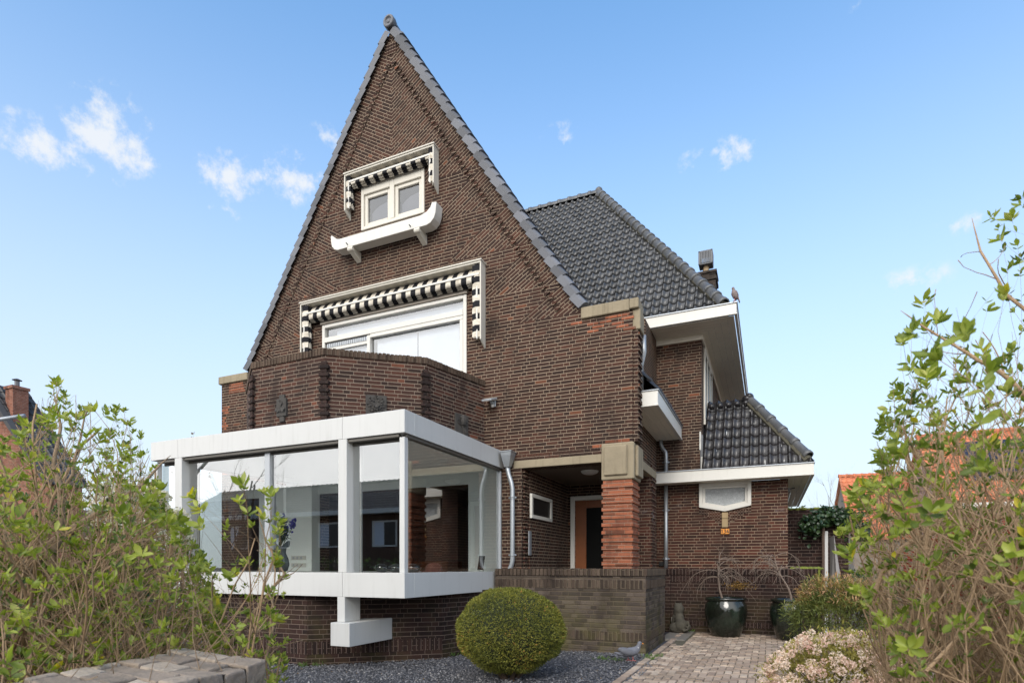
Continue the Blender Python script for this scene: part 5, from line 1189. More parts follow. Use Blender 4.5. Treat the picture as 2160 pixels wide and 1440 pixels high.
# how tall the clipped-back hedge stands over the ground, by bearing (world: it slopes down towards the house)
def env(table):
    xs_, ys_ = zip(*table)
    def ok(p):
        x, y, D = px_of(p); return D > 1.15 and y > np.interp(x, xs_, ys_) + 0
    return ok
envL = env([(-400, 900), (0, 930), (60, 860), (105, 790), (180, 845), (270, 860), (315, 950), (350, 1050), (400, 1120), (440, 1200), (470, 1290), (520, 2400)])
envA = env([(200, 1100), (380, 1060), (420, 1020), (500, 1000), (570, 1030), (600, 1090), (610, 1500), (620, 2400)])
KP = dict(wig=.15, up=.03, seg=.11, kids=(4, 7), ok=envL, ratio=(.38, .66), leaf0=.5, ang=(.35, .8))
hl = 'privet shrubs of the left hedge'
PV = dict(group=hl)
shrub('privet_shrub', 'tallest light green privet, in front of the distant orange brick gable', 'shrub', G(45, 3.1), 24, 2.65, .36, (.02, .06), 11, KP, .016, size=.042, per=5, keep=.5, group=hl, bare=(.6, 1.6, .55, 1.0))
tA, _, _ = shrub('privet_shrub', 'tall privet with thick bare grey boughs forking above the low brick wall', 'shrub', G(190, 3.5), 26, 2.45, .36, (.0, .0), 12, KP, .016, size=.042, per=5, keep=.48, group=hl, bare=(.6, 1.6, .55, 1.0))
shrub('privet_shrub', 'rounded dense privet standing before the white blossom at the bay corner', 'shrub', G(300, 3.0), 26, 1.8, .45, (.05, 0), 13, KP, .011, size=.04, per=4, keep=.55, group=hl, bare=(.6, 1.6, .55, 1.0))
shrub('privet_shrub', 'sparse airy privet with thin pale stems before the bay glass', 'shrub', G(500, 2.75), 22, 1.75, .30, (.08, .05), 14, dict(KP, kids=(3, 5), wig=.13, up=.04, leaf0=.72, ok=envA), .010, size=.04, per=5, group=hl, spreadroot=.22)
shrub('privet_shrub', 'twiggy low privet with brown tangled branches behind the foreground brick wall', 'shrub', G(90, 2.35), 24, 1.3, .75, (.1, 0), 15, dict(KP, wig=.2), .009, size=.043, per=3.4, group=hl, bare=(.6, 1.6, .55, 1.0), keep=.8, spreadroot=.35)
shrub('privet_shrub', 'low spreading privet nearest to the corner of the foreground brick wall', 'shrub', G(330, 2.5), 18, 1.15, .7, (.05, 0), 17, dict(KP, wig=.18), .008, size=.042, per=3.6, group=hl, bare=(.6, 1.6, .55, 1.0), keep=.75, spreadroot=.35)
shrub('privet_shrub', 'blurred bright-leaved privet closest to the street lamp arm', 'shrub', G(-130, 2.1), 20, 1.9, .45, (.05, .1), 16, KP, .012, size=.045, per=4.0, group=hl, bare=(.6, 1.6, .55, 1.0))
# leafless tangle inside the hedge
rs = np.random.default_rng(77); st = []; tp = []
for k in range(210):
    b = G(rs.uniform(-260, 420), rs.uniform(1.9, 4.0)); d = unit(np.array((rs.uniform(-.3, 1.2), rs.normal() * .4, rs.uniform(.3, 1.1))))
    grow(st, tp, rs, b + np.array((0, 0, rs.uniform(0, .7))), d, rs.uniform(.6, 1.5), rs.uniform(.003, .008), 1, dict(wig=.12, up=.0, kids=(2, 5), ok=env([(-400, 960), (150, 980), (300, 1040), (420, 1150), (520, 1260), (560, 2000)])))
tag(stems_mesh(st, 'dead_twigs', M['bark'], None), 'tangle of leafless brown twigs inside the left hedge', None, None, 'stuff')
mb = MB()
def bough(mb, pts, rad, n=7, k=3, seed=1):
    """a bough through the given points, roughened and with short side twigs"""
    rs = np.random.default_rng(seed); P = [np.array(p) for p in pts]; Q, rr = [], []
    for a, b, r0, r1 in zip(P[:-1], P[1:], rad[:-1], rad[1:]):
        for j in range(k): t = j / k; Q.append(a + (b - a) * t + rs.normal(size=3) * .35 * r0); rr.append((r0 + (r1 - r0) * t) * rs.uniform(.88, 1.14))
    Q.append(P[-1]); rr.append(rad[-1] * .5); mb.tube(Q, rr, n)
    for i in range(2, int(len(Q) * .72)):
        if rs.random() < .6:
            d = turn(unit(Q[i + 1] - Q[i]), rs.uniform(.5, 1.1), rs); q = Q[i]; sub = [q]
            for _ in range(4): d = unit(d + rs.normal(size=3) * .15); q = q + d * rs.uniform(.02, .055); sub.append(q)
            mb.tube(sub, [rr[i] * .4, rr[i] * .33, rr[i] * .26, rr[i] * .2, .0015], 5)
bough(mb, [onD(-60, 1330, 2.9), onD(30, 1235, 2.95), onD(100, 1160, 3.0), onD(150, 1120, 3.05), onD(215, 1075, 3.1), onD(300, 1020, 3.2), onD(360, 960, 3.3)], [.028, .026, .023, .019, .015, .009, .003], 8, 3, 1)
bough(mb, [onD(96, 1420, 2.9), onD(100, 1300, 2.92), onD(112, 1200, 2.95), onD(124, 1110, 3.0), onD(128, 1040, 3.0), onD(112, 985, 3.05), onD(128, 900, 3.1), onD(112, 820, 3.12)], [.022, .02, .019, .018, .016, .011, .007, .002], 8, 3, 2)
bough(mb, [onD(128, 1040, 3.0), onD(150, 1000, 3.0), onD(160, 960, 3.05), onD(178, 880, 3.1), onD(190, 850, 3.1)], [.012, .009, .007, .004, .002], 6, 2, 3); bough(mb, [onD(30, 1290, 2.8), onD(150, 1190, 2.85), onD(260, 1150, 2.9), onD(380, 1120, 2.95)], [.012, .009, .006, .002], 6, 3, 4)
bough(mb, [onD(545, 1440, 2.7), onD(575, 1330, 2.7), onD(582, 1290, 2.72), onD(568, 1250, 2.75), onD(545, 1200, 2.75)], [.007, .006, .005, .004, .002], 6, 3, 5)
bough(mb, [onD(470, 1380, 2.8), onD(520, 1310, 2.8), onD(560, 1260, 2.8), onD(600, 1210, 2.78), onD(560, 1140, 2.8), onD(545, 1080, 2.8)], [.011, .010, .009, .006, .004, .002], 6, 3, 6)
mb.build('bough', M['bark'], tA, True)
# white-blossomed shrub near the bay's left corner
t_, st, tips = shrub('viburnum_shrub', 'dense green shrub topped with white blossom clusters at the left end of the bay', 'shrub', G(230, 4.5), 44, 1.95, .8, (.0, .0), 21, dict(wig=.14, up=.05, kids=(3, 6), ok=env([(-300, 1030), (100, 1030), (200, 1010), (260, 1020), (330, 1040), (400, 1110), (440, 1190), (470, 2000)])), .013, leafm='green_leaf', size=.055, per=3.5, spreadroot=.9)
def blossoms(tips, rs, n, rad, parent, m_, cond, fl=16, fs=.016):
    P, D, L = [], [], []
    c = [t for t in tips if cond(t[0]) and t[2] > .6]; rs.shuffle(c)
    for t in c[:n]:
        p = np.array(t[0]) + np.array((0, 0, .02))
        for k in range(fl):
            d = unit(rs.normal(size=3) + np.array((0, 0, .35))); 
            for q in range(4): P.append(p + d * rad * rs.uniform(.8, 1)); D.append(unit(d * .4 + rs.normal(size=3))); L.append(fs * rs.uniform(.7, 1.3))
    P = np.array(P); D = np.array(D); Nn = rs.normal(size=P.shape); V, T, nf = leaves(P, D, Nn, L, np.array(L) * .9, LEAF2); tris_obj('blossom', V, T, m_, parent, np.repeat(rs.random(len(P)), nf))
rs = np.random.default_rng(3); blossoms(tips, rs, 150, .045, t_, M['white_petal'], lambda p: px_of(p)[1] < 1150 and px_of(p)[0] > 200, 18, .022)
# low broad-leaved plants at the foot of the hedge
shrub('laurel_plant', 'low dark broad-leaved plant at the foot of the hedge beside the wall corner', 'plant', G(410, 3.0), 9, .75, .7, (0, 0), 31, dict(wig=.15, up=.05, kids=(1, 3)), .006, leafm='green_leaf', size=.085, per=3.5, depth=1, wr=.36)
# right hand hedge, close to the camera
_eR = env([(1500, 2400), (1740, 1080), (1775, 1070), (1800, 1020), (1830, 985), (1860, 870), (1900, 650), (1960, 560), (2010, 440), (2060, 430), (2200, 380), (2600, 300)])
def envR(p):
    x, y, D = px_of(p); return _eR(p) and x > np.interp(y, (900, 1000, 1090, 1200, 1260, 1330, 1400, 1600), (1800, 1795, 1765, 1770, 1815, 1850, 1885, 1930))
KR = dict(wig=.15, up=.02, seg=.1, kids=(4, 7), ok=envR, ratio=(.38, .66), ang=(.35, .85), leaf0=.5)
hr = 'privet shrubs of the right hedge'
shrub('privet_shrub', 'nearest tall privet with big blurred leaves standing up against the sky', 'shrub', G(2260, 1.8), 26, 2.6, .40, (-.16, .05), 41, KR, .012, size=.044, per=4.5, group=hr, bare=(.5, 1.8, .45, 1.0), keep=.75)
tB, _, _ = shrub('privet_shrub', 'twiggy privet with mostly bare pale branches before the solar-panel roof', 'shrub', G(2060, 2.5), 30, 2.2, .5, (-.12, 0), 42, dict(KR, leaf0=.7), .011, size=.045, per=4.0, group=hr, bare=(.5, 1.8, .6, 1.0), keep=.42)
shrub('privet_shrub', 'leafy lower privet reaching towards the orange roof and the ivy arch', 'shrub', G(1890, 3.0), 26, 1.75, .45, (-.05, 0), 43, KR, .011, size=.042, per=4.4, group=hr, bare=(.5, 1.8, .55, 1.0), keep=.6)
shrub('privet_shrub', 'low leafy privet beside the pink blossom', 'shrub', G(1960, 2.0), 22, 1.2, .65, (-.05, 0), 44, dict(KR, wig=.18), .009, size=.045, per=4.2, group=hr, bare=(.5, 1.8, .5, 1.0), keep=.45)
rs = np.random.default_rng(78); st = []; tp = []
for k in range(230):
    b = G(rs.uniform(1850, 2500), rs.uniform(1.8, 3.2)); d = unit(np.array((rs.uniform(-1.1, .5), rs.normal() * .4, rs.uniform(.4, 1.1))))
    grow(st, tp, rs, b + np.array((0, 0, rs.uniform(0, 1.3))), d, rs.uniform(.6, 1.6), rs.uniform(.003, .008), 1, dict(wig=.12, up=.0, kids=(4, 8), ok=env([(1700, 2400), (1815, 1300), (1835, 1000), (1860, 870), (1930, 790), (2000, 740), (2200, 650), (2600, 600)])))
tag(stems_mesh(st, 'dead_twigs', M['twig'], None), 'tangle of pale leafless branches inside the right hedge', None, None, 'stuff')
mb = MB(); bough(mb, [onD(1840, 1265, 2.3), onD(1868, 1190, 2.3), onD(1925, 1135, 2.28), onD(2010, 1110, 2.25), onD(2140, 1085, 2.2), onD(2230, 1070, 2.2)], [.010, .0095, .009, .008, .007, .005], 8, 3, 7)
bough(mb, [onD(2200, 1320, 2.0), onD(2090, 1240, 2.1), onD(2050, 1150, 2.2), onD(2000, 1060, 2.3), onD(1930, 950, 2.4), onD(1890, 880, 2.45)], [.018, .014, .012, .009, .005, .002], 8, 3, 8)
bough(mb, [onD(2000, 1430, 2.3), onD(1985, 1300, 2.35), onD(1960, 1150, 2.4), onD(1925, 1040, 2.45), onD(1915, 960, 2.5), onD(1930, 880, 2.5)], [.015, .013, .011, .009, .006, .002], 8, 3, 9)
bough(mb, [onD(2230, 900, 1.9), onD(2120, 790, 1.95), onD(2040, 745, 2.0), onD(1950, 690, 2.05), onD(1900, 655, 2.1)], [.008, .007, .0055, .0035, .0015], 8, 3, 10)
bough(mb, [onD(2230, 720, 1.9), onD(2120, 620, 1.95), onD(2070, 530, 2.0), onD(2050, 460, 2.05)], [.006, .005, .0035, .0015], 8, 3, 11)
mb.build('bough', M['twig'], tB, True)
# weeds in the joints and a few fallen leaves
rs = np.random.default_rng(61); P, D, L = [], [], []
spots = [onZ(640, 1404, -.1), onZ(668, 1402, -.1), onZ(676, 1398, -.1), onZ(955, 1381, -.05), onZ(975, 1378, -.05), onZ(1268, 1389, 0), onZ(1300, 1391, 0), onZ(1366, 1384, 0), onZ(1372, 1389, 0), onZ(1385, 1384, 0), onZ(1395, 1330, 0), onZ(1458, 1331, 0), onZ(1590, 1333, 0), onZ(1606, 1334, 0)]
for s_ in spots:
    for k in range(34): P.append(s_ + np.array((rs.normal() * .05, rs.normal() * .04, -.01))); D.append((rs.normal() * .5, rs.normal() * .5, 1)); L.append(rs.uniform(.03, .10))
V, T, nf = leaves(P, D, rs.normal(size=(len(P), 3)), L, np.array(L) * .12 + .004, LEAF2); tag(tris_obj('weeds', V, T, M['green_leaf'], None, np.repeat(rs.uniform(.5, 1, len(P)), nf)), 'small green weeds in the joints', None, None, 'stuff')
n = 90; X, Y = rs.uniform(-6.5, -1.6, n), rs.uniform(5.5, 9.2, n); P = np.stack([X, Y, np.array([gz(a, b) for a, b in zip(X, Y)]) + .014], 1); L = rs.uniform(.02, .05, n)
V, T, nf = leaves(P, np.stack([rs.normal(size=n), rs.normal(size=n), rs.normal(size=n) * .15], 1), np.tile((0, .1, 1.0), (n, 1)), L, L * .5, LEAF8, rs.uniform(-.3, .5, n)); tag(tris_obj('fallen_leaves', V, T, M['brown_leaf'], None, np.repeat(rs.random(n), nf)), 'dry leaves on the gravel', None, None, 'stuff')
# clipped yew ball
def yew(cx, cy, cz, rx, rz, n=46000):
    rs = np.random.default_rng(9); t_ = thing('yew_ball', 'big clipped yew ball standing on the slate gravel before the terrace wall', 'topiary', (cx, cy, gz(cx, cy)))
    d = rs.normal(size=(n, 3)); d /= np.linalg.norm(d, axis=1, keepdims=True); 
    lump = 1 + .03 * np.sin(d[:, 0] * 7 + 1.3) * np.sin(d[:, 1] * 6) + .018 * np.sin(d[:, 2] * 11 + d[:, 0] * 9)
    rr = lump * (1 - np.abs(rs.normal(0, .035, n))); stray = rs.random(n) < .012; rr[stray] += rs.uniform(.0, .05, stray.sum()); low = d[:, 2] < -.55; rr[low] *= 1 - .1 * rs.random(low.sum())
    flat = np.where(d[:, 2] < 0, 1.0, 1.0); P = np.stack([d[:, 0] * rx * rr, d[:, 1] * rx * rr, d[:, 2] * rz * rr * flat], 1) + np.array((cx, cy, cz))
    D = d * .8 + rs.normal(size=(n, 3)) * .6; Nn = rs.normal(size=(n, 3)); L = rs.uniform(.018, .038, n)
    cl_ = np.sin(d[:, 0] * 5 + 2) * np.sin(d[:, 1] * 4 + 1) * .12 + np.sin(d[:, 2] * 4 + d[:, 1] * 5) * .1; r_ = np.clip(rs.beta(2, 2.4, n) + cl_, 0, 1); r_[rs.random(n) < .004] = 1
    V, T, nf = leaves(P, D, Nn, L, L * .36, LEAF2); tris_obj('foliage', V, T, M['yew'], t_, np.repeat(r_, nf))
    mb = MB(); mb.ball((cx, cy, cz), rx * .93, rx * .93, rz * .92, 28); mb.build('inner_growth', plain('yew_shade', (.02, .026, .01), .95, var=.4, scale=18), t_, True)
    mb = MB()
    for k in range(7): a = k * .9; mb.tube([(cx + .06 * math.cos(a), cy + .06 * math.sin(a), gz(cx, cy) - .05), (cx + .25 * math.cos(a), cy + .25 * math.sin(a), cz - rz * .75)], [.035, .02], 6)
    mb.build('trunk', M['bark_dark'], t_)
c = onD(1076, HZ, 7.5); yew(c[0], c[1], .57, .69, .555)
# weeping maples in the pots
M['bark_maple'] = bark('maple_bark', (.10, .075, .06), (.26, .2, .16))
def maple(x, y, z, seed, lab, H, lean, barkm, brown):
    rs = np.random.default_rng(seed); t_ = thing('bare_maple', lab, 'tree', (x, y, z), 'bare maples in the glazed pots'); st, tp = [], []
    p = np.array((x, y, z - .04)); d = unit(np.array((lean, .0, 1))); pts = [p]
    for k in range(7): d = unit(d + np.array((rs.normal() * .12 - lean * .15, rs.normal() * .1, .1))); p = p + d * H / 7; pts.append(p)
    st.append((pts, [.024 - .002 * k for k in range(8)], 2))
    for k in range(15):
        i = rs.integers(4, 8); a = rs.random() * 6.28; q = pts[i]; d = unit(np.array((math.cos(a), math.sin(a) * .7, rs.uniform(.2, 1.0)))); L = rs.uniform(.35, .75); sub = [q]
        n = 10
        for j in range(n):
            d = unit(d + np.array((rs.normal() * .12, rs.normal() * .12, -.11 - .02 * j))); q = q + d * L / n; sub.append(q)
            if j > 1 and rs.random() < .65:
                e = turn(d, rs.uniform(.4, .9), rs); tw_ = [q]; qq = q
                for m_i in range(5): e = unit(e + np.array((rs.normal() * .15, rs.normal() * .15, -.18))); qq = qq + e * L * .09; tw_.append(qq)
                st.append((tw_, [.0045, .004, .0035, .003, .003, .002], 0))
        st.append((sub, [.011 - .0008 * k_ for k_ in range(n + 1)], 1))
    stems_mesh(st, 'branches', M[barkm], t_)
    if brown:
        n = 320; P = np.stack([x + .28 + rs.normal(0, .13, n), y + rs.normal(0, .06, n), z + .27 + rs.normal(0, .035, n)], 1); D = rs.normal(size=(n, 3)); L = rs.uniform(.03, .055, n); V, T, nf = leaves(P, D, rs.normal(size=(n, 3)), L, L * .35, LEAF2); tris_obj('withered_foliage', V, T, M['brown_leaf'], t_, np.repeat(rs.random(n), nf))
maple(-.85, 12.45, .75, 5, 'small bare weeping maple with a tuft of withered leaves in the left glazed pot', .85, -.28, 'bark_maple', True)
maple(.40, 12.35, .75, 8, 'larger bare weeping maple rising behind the bushy shrub from the right pot', .95, .10, 'bark_maple', False)
# nandina, pink flowering shrub, red shrub
def cloud_shrub(name, lab, cat, c, rad, n, leafm, L0, L1, wr, seed, up=.3, droop=0, tmpl=LEAF2, tone=None, stems=30, inner=.55, shell=.55):
    rs = np.random.default_rng(seed); c = np.array(c, float); t_ = thing(name, lab, cat, (c[0], c[1], 0)); rad = np.array(rad)
    k = n // 9; d = rs.normal(size=(k, 3)); d[:, 2] = np.where(d[:, 2] < -.5, -d[:, 2], d[:, 2]); d /= np.linalg.norm(d, axis=1, keepdims=True)
    lump = 1 + .16 * np.sin(d[:, 0] * 5 + seed) * np.sin(d[:, 1] * 5 + 2) + .1 * np.sin(d[:, 2] * 8)
    rr = (shell + (1 - shell) * rs.random(k) ** .6) * lump; C = c + d * rad * rr[:, None]
    ad = unit(np.array((0, 0, 1.0))); SD = d * .8 + np.array((0, 0, up)) + rs.normal(size=(k, 3)) * .35
    P = np.repeat(C, 9, 0) + rs.normal(0, .03, (k * 9, 3)); D = np.repeat(SD, 9, 0) + rs.normal(size=(k * 9, 3)) * .75; D[:, 2] -= droop
    L = rs.uniform(L0, L1, k * 9); tn = np.repeat(rs.random(k), 9) * .5 + rs.random(k * 9) * .3
    if tone is not None: tn = np.clip(tn + np.repeat(tone(d, rr, rs), 9), 0, 1)
    V, T, nf = leaves(P, D, rs.normal(size=P.shape) * .5 + np.array((0, 0, 1)), L, L * wr, tmpl); tris_obj('foliage', V, T, M[leafm], t_, np.repeat(tn, nf))
    st = [];
    for q in range(stems):
        e = C[rs.integers(k)]; b = np.array((c[0] + rs.normal() * .1, c[1] + rs.normal() * .1, -.05)); st.append(([b, (b + e) / 2 + rs.normal(0, .05, 3), e], [.012, .008, .003], 1))
    stems_mesh(st, 'stems', M['bark_dark'], t_)
    return t_, C, d
c = onD(1772, HZ, 8.6); cloud_shrub('nandina_shrub', 'feathery green shrub with reddish young tips in front of the glazed pots', 'shrub', (c[0], c[1], .62), (.76, .6, .56), 12600, 'nandina', .05, .10, .17, 4, .35, .25, tone=lambda d, r, rs: np.where((d[:, 2] > .45) & (r > .8), .38, 0), stems=24)
c = onD(1775, HZ, 5.3); ts, C, dd_ = cloud_shrub('pieris_shrub', 'low rounded shrub covered in pale pink blossom clusters at the bottom right', 'shrub', (c[0], c[1], .27), (.62, .52, .50), 7200, 'skimmia', .03, .055, .38, 6, .5, 0, stems=20)
rs = np.random.default_rng(8); mb_P, mb_D, mb_L, mb_R = [], [], [], []
for k in range(330):
    d = rs.normal(size=3); d[2] = abs(d[2]) * .8 + .05; d = unit(d); p = np.array((c[0], c[1], .27)) + d * np.array((.62, .52, .50)) * rs.uniform(.95, 1.10); tone = rs.random()
    for q in range(58):
        e = unit(rs.normal(size=3)); mb_P.append(p + e * .031 * rs.uniform(.75, 1)); mb_D.append(unit(e + rs.normal(size=3) * .8)); mb_L.append(rs.uniform(.013, .021)); mb_R.append(np.clip(tone * .75 + .25 * rs.random() , 0, 1))
V, T, nf = leaves(mb_P, mb_D, rs.normal(size=(len(mb_P), 3)), mb_L, np.array(mb_L) * .9, LEAF2); tris_obj('blossom', V, T, M['petal'], ts, np.repeat(mb_R, nf))
c = onD(2080, HZ, 4.2); cloud_shrub('red_leaved_shrub', 'shrub with bright red young leaves seen through the right hedge', 'shrub', (c[0], c[1], 1.32), (.44, .4, .33), 3600, 'red_leaf', .06, .12, .3, 12, .3, .2, stems=16)
c = onD(2130, HZ, 6.5); cloud_shrub('evergreen_bush', 'dark evergreen bush filling the gap behind the red-leaved shrub', 'shrub', (c[0], c[1], .6), (1.0, .8, .75), 6300, 'green_leaf', .06, .1, .4, 14, .3, .1, stems=16)
c = onD(1770, HZ, 13.4); cloud_shrub('box_hedge', 'low dark green box hedge at the foot of the white gate post', 'hedge', (c[0], c[1], 1.0), (.8, .4, .35), 3600, 'green_leaf', .03, .05, .45, 15, .3, 0, stems=6)
# ivy arch
rs = np.random.default_rng(31); iv = thing('ivy_arch', 'dark glossy ivy arching over the white gate post', 'climber', (*onD(1743, HZ, 12.5)[:2], 0)); P = []
arc = [onD(1712, 1120, 12.5), onD(1716, 1100, 12.5), onD(1730, 1092, 12.5), onD(1752, 1086, 12.5), onD(1780, 1088, 12.4), onD(1802, 1098, 12.3), onD(1820, 1130, 12.2)]
for a, b in zip(arc[:-1], arc[1:]):
    for k in range(210): P.append(a + (b - a) * rs.random() + rs.normal(size=3) * np.array((.10, .10, .085)))
P = np.array(P); n = len(P); L = rs.uniform(.07, .12, n); V, T, nf = leaves(P, rs.normal(size=(n, 3)) - np.array((0, 0, .4)), rs.normal(size=(n, 3)) * .6 + np.array((-.2, -1, .5)), L, L * .75); tris_obj('foliage', V, T, M['dark_leaf'], iv, np.repeat(rs.random(n), nf))
MB().tube([(arc[2][0] + .06, arc[2][1], -.1), arc[2] + np.array((.06, 0, 0)), arc[4], arc[6]], [.03, .03, .025, .02], 6).build('stem', M['bark_dark'], iv)
# distant trees
def bare_tree(lab, base, H, seed, barkm='bark_pale', nst=3, depth=4, spread=.3, r0=.09):
    rs = np.random.default_rng(seed); t_ = thing('bare_tree', lab, 'tree', base); st, tp = [], []
    for k in range(nst): grow(st, tp, rs, np.array(base, float), unit(np.array((rs.normal() * spread, rs.normal() * spread, 1))), H * rs.uniform(.5, .7), r0 * rs.uniform(.6, 1), depth, dict(wig=.1, up=.05, seg=.4, kids=(3, 6), ratio=(.45, .7), ang=(.3, .7)), .35)
    stems_mesh(st[:1] if False else [s for s in st if s[2] == depth], 'trunk', M[barkm], t_); stems_mesh([s for s in st if s[2] < depth], 'crown', M[barkm], t_, (3, 3, 4))
b = onD(1722, HZ, 24); bare_tree('leafless pale tree standing beyond the right corner of the wing', (b[0], b[1], 0), 5.6, 3, nst=4, depth=3, r0=.06)
c = onD(1690, HZ, 21); cloud_shrub('brown_bush', 'brownish evergreen bush behind the mossy boundary wall', 'shrub', (c[0], c[1], 2.0), (1.2, 1, 1.5), 4500, 'nandina', .08, .14, .3, 17, .3, .1, stems=10)
b = onD(405, HZ, 30); c = b; cloud_shrub('blossom_tree', 'small tan budding treetop peeping over the left end of the bay roof', 'tree', (c[0], c[1], 6.4), (.9, .9, 1.6), 900, 'brown_leaf', .1, .16, .5, 19, .3, 0, stems=14)

# ======================================================================= neighbouring houses
def away(x0, d0, x1, d1):
    v = onD(x1, HZ, d1) - onD(x0, HZ, d0); return math.atan2(v[1], v[0]) - math.pi / 2
def far_house(name, lab, org, yaw, wid, dep, eave, ridge, wallm, roofm, tl=(.3, .4), gable_side=True, chim=None):
    """ridge along local x; origin = front left corner of the eave wall"""
    t_ = thing(name, lab, 'house', (org[0], org[1], 0)); c_, s_ = math.cos(yaw), math.sin(yaw); U = np.array((c_, s_, 0)); Vd = np.array((-s_, c_, 0)); o = np.array((org[0], org[1], 0.0)); Z_ = np.array((0, 0, 1.0))
    mb = MB(); g0 = [o, o + Vd * dep, o + Vd * dep + Z_ * eave, o + Vd * dep / 2 + Z_ * (ridge - .12), o + Z_ * eave]; mb.prism([p for p in g0], U * wid); mb.build('wall', wallm, t_)
    ov = .3; rise = ridge - eave; sl = math.hypot(dep / 2, rise); up = unit(Vd * dep / 2 + Z_ * rise); dn = unit(-Vd * dep / 2 + Z_ * rise)
    o = o + Z_ * eave
    mb = MB(); tile_slope(mb, o - U * .15 - up * ov + Z_ * .02, U, up, wid + .3, sl + ov, tl[0], tl[1], 5, 4)
    mb.prism([o - U * .15 - up * ov, o + U * (wid + .15) - up * ov, o + U * (wid + .15) + up * sl, o - U * .15 + up * sl], Z_ * -.10)
    e = o + Vd * dep; mb.prism([e - U * .15 - dn * ov, e + U * (wid + .15) - dn * ov, e + U * (wid + .15) + dn * sl, e - U * .15 + dn * sl], Z_ * -.10); mb.build('roof', roofm, t_, False)
    mb = MB(); barrel(mb, o - U * .15 + up * sl + Z_ * .05, o + U * (wid + .15) + up * sl + Z_ * .05, .4, .13); mb.build('ridge_tiles', roofm, t_, True)
    return t_, o - Z_ * eave, U, Vd, up
# left: orange brick gable with dark tiles (its ridge runs away from the street)
D0 = 26.0; a_ = onD(78, 965, D0); apx = onD(-20, 822, D0)
t_ = thing('neighbour_house', 'distant orange brick gable house with a dark tiled roof at the left edge', 'house', (a_[0], a_[1], 0))
e_ = onD(102, 1010, D0); vd = onD(56, 836, D0 + 1.04) - apx; dv = np.linalg.norm(vd[:2]); vd = unit(np.array((vd[0], vd[1], 0))); ax_ = unit(np.array((RR[0], RR[1], 0)))
lf = apx + (apx - e_) * np.array((1, 1, 0)) + np.array((0, 0, e_[2] - apx[2]))
mb = MB(); mb.prism([(lf[0], lf[1], 0), (e_[0], e_[1], 0), e_, apx, lf], vd * dv); mb.build('wall', M['brick_far'], t_)
dsl = unit(e_ - apx); mb = MB(); tile_slope(mb, e_ + dsl * .35 - vd * .25 + np.array((0, 0, .08)), vd, -dsl, dv + .3, np.linalg.norm(e_ - apx) + .4, .28, .36, 2, 5); mb.build('roof', M['tile_far'], t_, False)
mb = MB(); dl = unit(lf - apx); mb.prism([apx - vd * .25, lf - vd * .25, lf + vd * dv, apx + vd * dv], (0, 0, .1)); mb.prism([apx - vd * .30, e_ + dsl * .35 - vd * .30, e_ + dsl * .35 - vd * .05, apx - vd * .05], np.array((.12, 0, .14))); mb.build('roof_verge', M['tile_far'], t_)
cc = onD(36, 838, D0 + .35); mb = MB(); mb.box(cc[0] - .30, cc[1] - .30, cc[2] - 1.5, cc[0] + .30, cc[1] + .30, cc[2] + .32); mb.box(cc[0] - .35, cc[1] - .35, cc[2] + .32, cc[0] + .35, cc[1] + .35, cc[2] + .45); chm = mb.build('chimney', M['brick_far'], t_)
mb = MB(); mb.tube([(cc[0], cc[1], cc[2] + .47), (cc[0], cc[1], cc[2] + .75)], .10, 8); mb.tube([(cc[0], cc[1], cc[2] + .78), (cc[0], cc[1], cc[2] + .86)], [.2, .05], 8); mb.build('flue', M['lead'], chm)
rw_ = onD(56, 868, D0 + 1.5); mb = MB(); mb.obox(rw_ + np.array((.05, 0, .05)), vd * .3, dsl * .5, np.cross(vd, dsl) * .05); mb.build('roof_window', M['glass_dark'], t_)
# street lamp whose arm reaches in from the left
sl_ = thing('street_lamp', 'grey street lamp arm reaching in from the left before the distant gable', 'street lamp', (*G(-260, 9)[:2], -.1)); b = G(-260, 9)
mb = MB(); mb.tube([b, (b[0], b[1], 3.5)], [.07, .05], 10); mb.build('pole', M['zinc'], sl_, True); e2_ = onD(52, 876, 9.0); mb = MB(); mb.tube([(b[0], b[1], 3.4), onD(-60, 894, 9), e2_], [.045, .035, .03], 8); mb.build('arm', M['zinc'], sl_, True)

# left background: tan house behind the hedge
o_ = onD(-150, HZ, 34); far_house('neighbour_house', 'tan brick house with a low dark roof hidden behind the left hedge', (o_[0], o_[1]), YAW + .15, 9.5, 7, 3.4, 5.0, M['brick_tan'], M['tile_far'])
# right: two houses with orange roofs
r0_ = onD(1772, 1006, 36); e0 = onD(1772, 1100, 33.5); h1 = far_house('neighbour_house', 'orange-tiled house with a small white roof window, lower of the two at right', onD(1802, HZ, 32)[:2], away(1802, 32, 1752, 39.3), 9, 7.5, 3.2, 6.9, plain('grey_render', (.22, .19, .16), .9, var=.15), M['tile_orange'], (.28, .36))
t_, o, U, Vd, up = h1; c = o + Zv * 3.2 + U * 3.9 + up * 2.6 + np.array((0, 0, .1)); nn2 = np.cross(U, up); mb = MB(); mb.obox(c, U * .42, up * .55, nn2 * .06); rwf = mb.build('roof_window', M['lead'], t_); MB().obox(c + nn2 * .065 * (1 if nn2[2] > 0 else -1), U * .34, up * .47, nn2 * .008).build('pane', M['blind'], rwf)
h2 = far_house('neighbour_house', 'orange-tiled house with dark solar panels, taller of the two at right', onD(1985, HZ, 27)[:2], away(1985, 27, 1900, 35.4), 12, 8.5, 4.6, 8.3, plain('taupe_render', (.24, .17, .15), .9, var=.15), M['tile_orange'], (.28, .36))
t_, o, U, Vd, up = h2; nn2 = np.cross(U, up); nn2 = nn2 if nn2[2] > 0 else -nn2
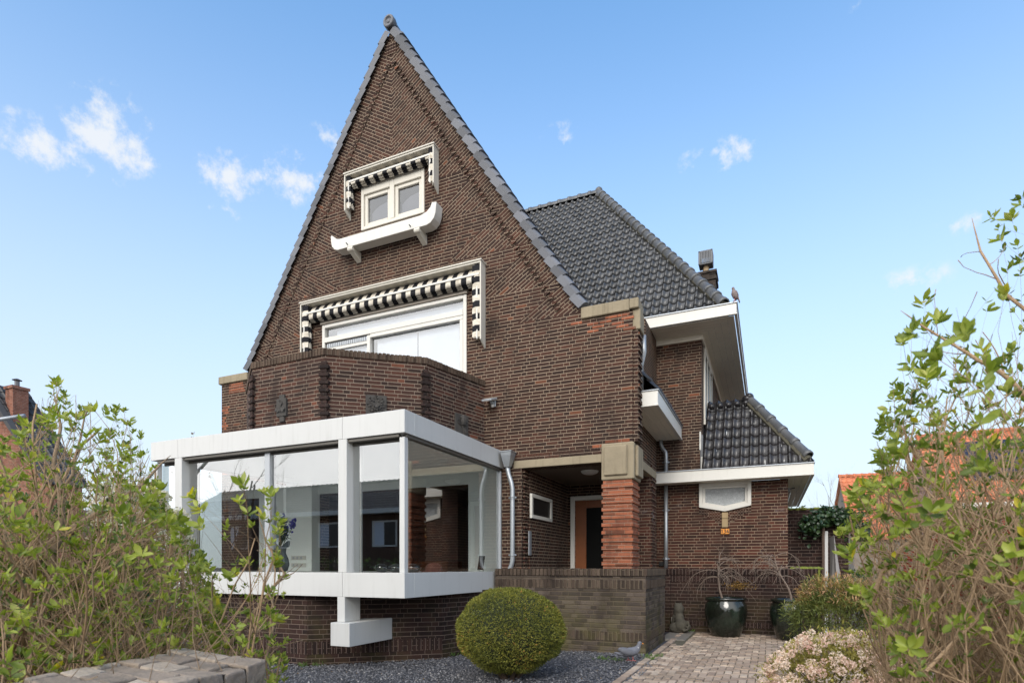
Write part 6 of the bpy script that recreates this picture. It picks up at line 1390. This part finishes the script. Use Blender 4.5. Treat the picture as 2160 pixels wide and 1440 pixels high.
for i in range(5):
    for j in range(2): MB().obox(o + Zv * 4.6 + U * (2.0 + i * 1.08) + up * (2.0 + j * 1.75) + nn2 * .14, U * .52, up * .85, nn2 * .025).build('solar_panel', plain('solar_glass', (.02, .022, .035), .25) if i + j == 0 else bpy.data.materials['solar_glass'], t_)
mb = MB(); mb.obox(o + U * 5 - Vd * .45 + Zv * 4.2, U * 5.4, Vd * .12, Zv * .1); mb.build('gutter', M['white'], t_)
for x in (2.5, 5.5, 8.5):
    mb = MB(); p = o + U * x - Vd * .02 + Zv * 2.9; mb.obox(p, U * .7, Vd * .05, Zv * .8); f_ = mb.build('window', M['white'], t_); MB().obox(p - Vd * .052, U * .6, Vd * .004, Zv * .7).build('pane', M['glass_dark'], f_)
# ---------------- across the street, behind the camera: only mirrored in the bay's panes
t_, o, U, Vd, up = far_house('street_house', 'long brown brick house across the street mirrored in the bay panes', (-4, -13.5), math.pi + .0, 34, 8, 4.7, 6.9, M['brick_low'], M['tile_far'])
mb = MB(); mb.obox(o + U * 15 - Vd * .35 + Zv * 4.55, U * 15.4, Vd * .35, Zv * .13); mb.build('gutter', M['white'], t_)
for x in (2, 5, 9, 12.5, 16, 20, 24, 27.5):
    mb = MB(); p = o + U * x - Vd * .02 + Zv * 3.3; mb.obox(p, U * .85, Vd * .05, Zv * .75); f_ = mb.build('window', M['white'], t_); MB().obox(p - Vd * .055 + U * .35, U * .32, Vd * .004, Zv * .65).build('curtain', M['blind'], f_); MB().obox(p - Vd * .055 - U * .38, U * .38, Vd * .004, Zv * .65).build('pane', M['black'], f_)
rs = np.random.default_rng(44); hd = thing('street_hedge', 'clipped green hedge across the street mirrored in the bay panes', 'hedge', (-20, -7.5, 0)); n = 9000
P = np.stack([rs.uniform(-38, -4, n), -7.5 + rs.normal(0, .35, n), rs.uniform(.0, 1.75, n)], 1); L = rs.uniform(.1, .2, n); V, T, nf = leaves(P, rs.normal(size=(n, 3)), rs.normal(size=(n, 3)), L, L * .6, LEAF2); tris_obj('foliage', V, T, M['green_leaf'], hd, np.repeat(rs.random(n), nf)); MB().box(-38, -7.7, -.1, -4, -7.3, 1.6).build('stems', M['bark_dark'], hd)
bare_tree('bare street tree mirrored in the left bay pane', (-24, -6.0, 0), 11, 23, 'bark_dark', nst=2, depth=4, r0=.16)
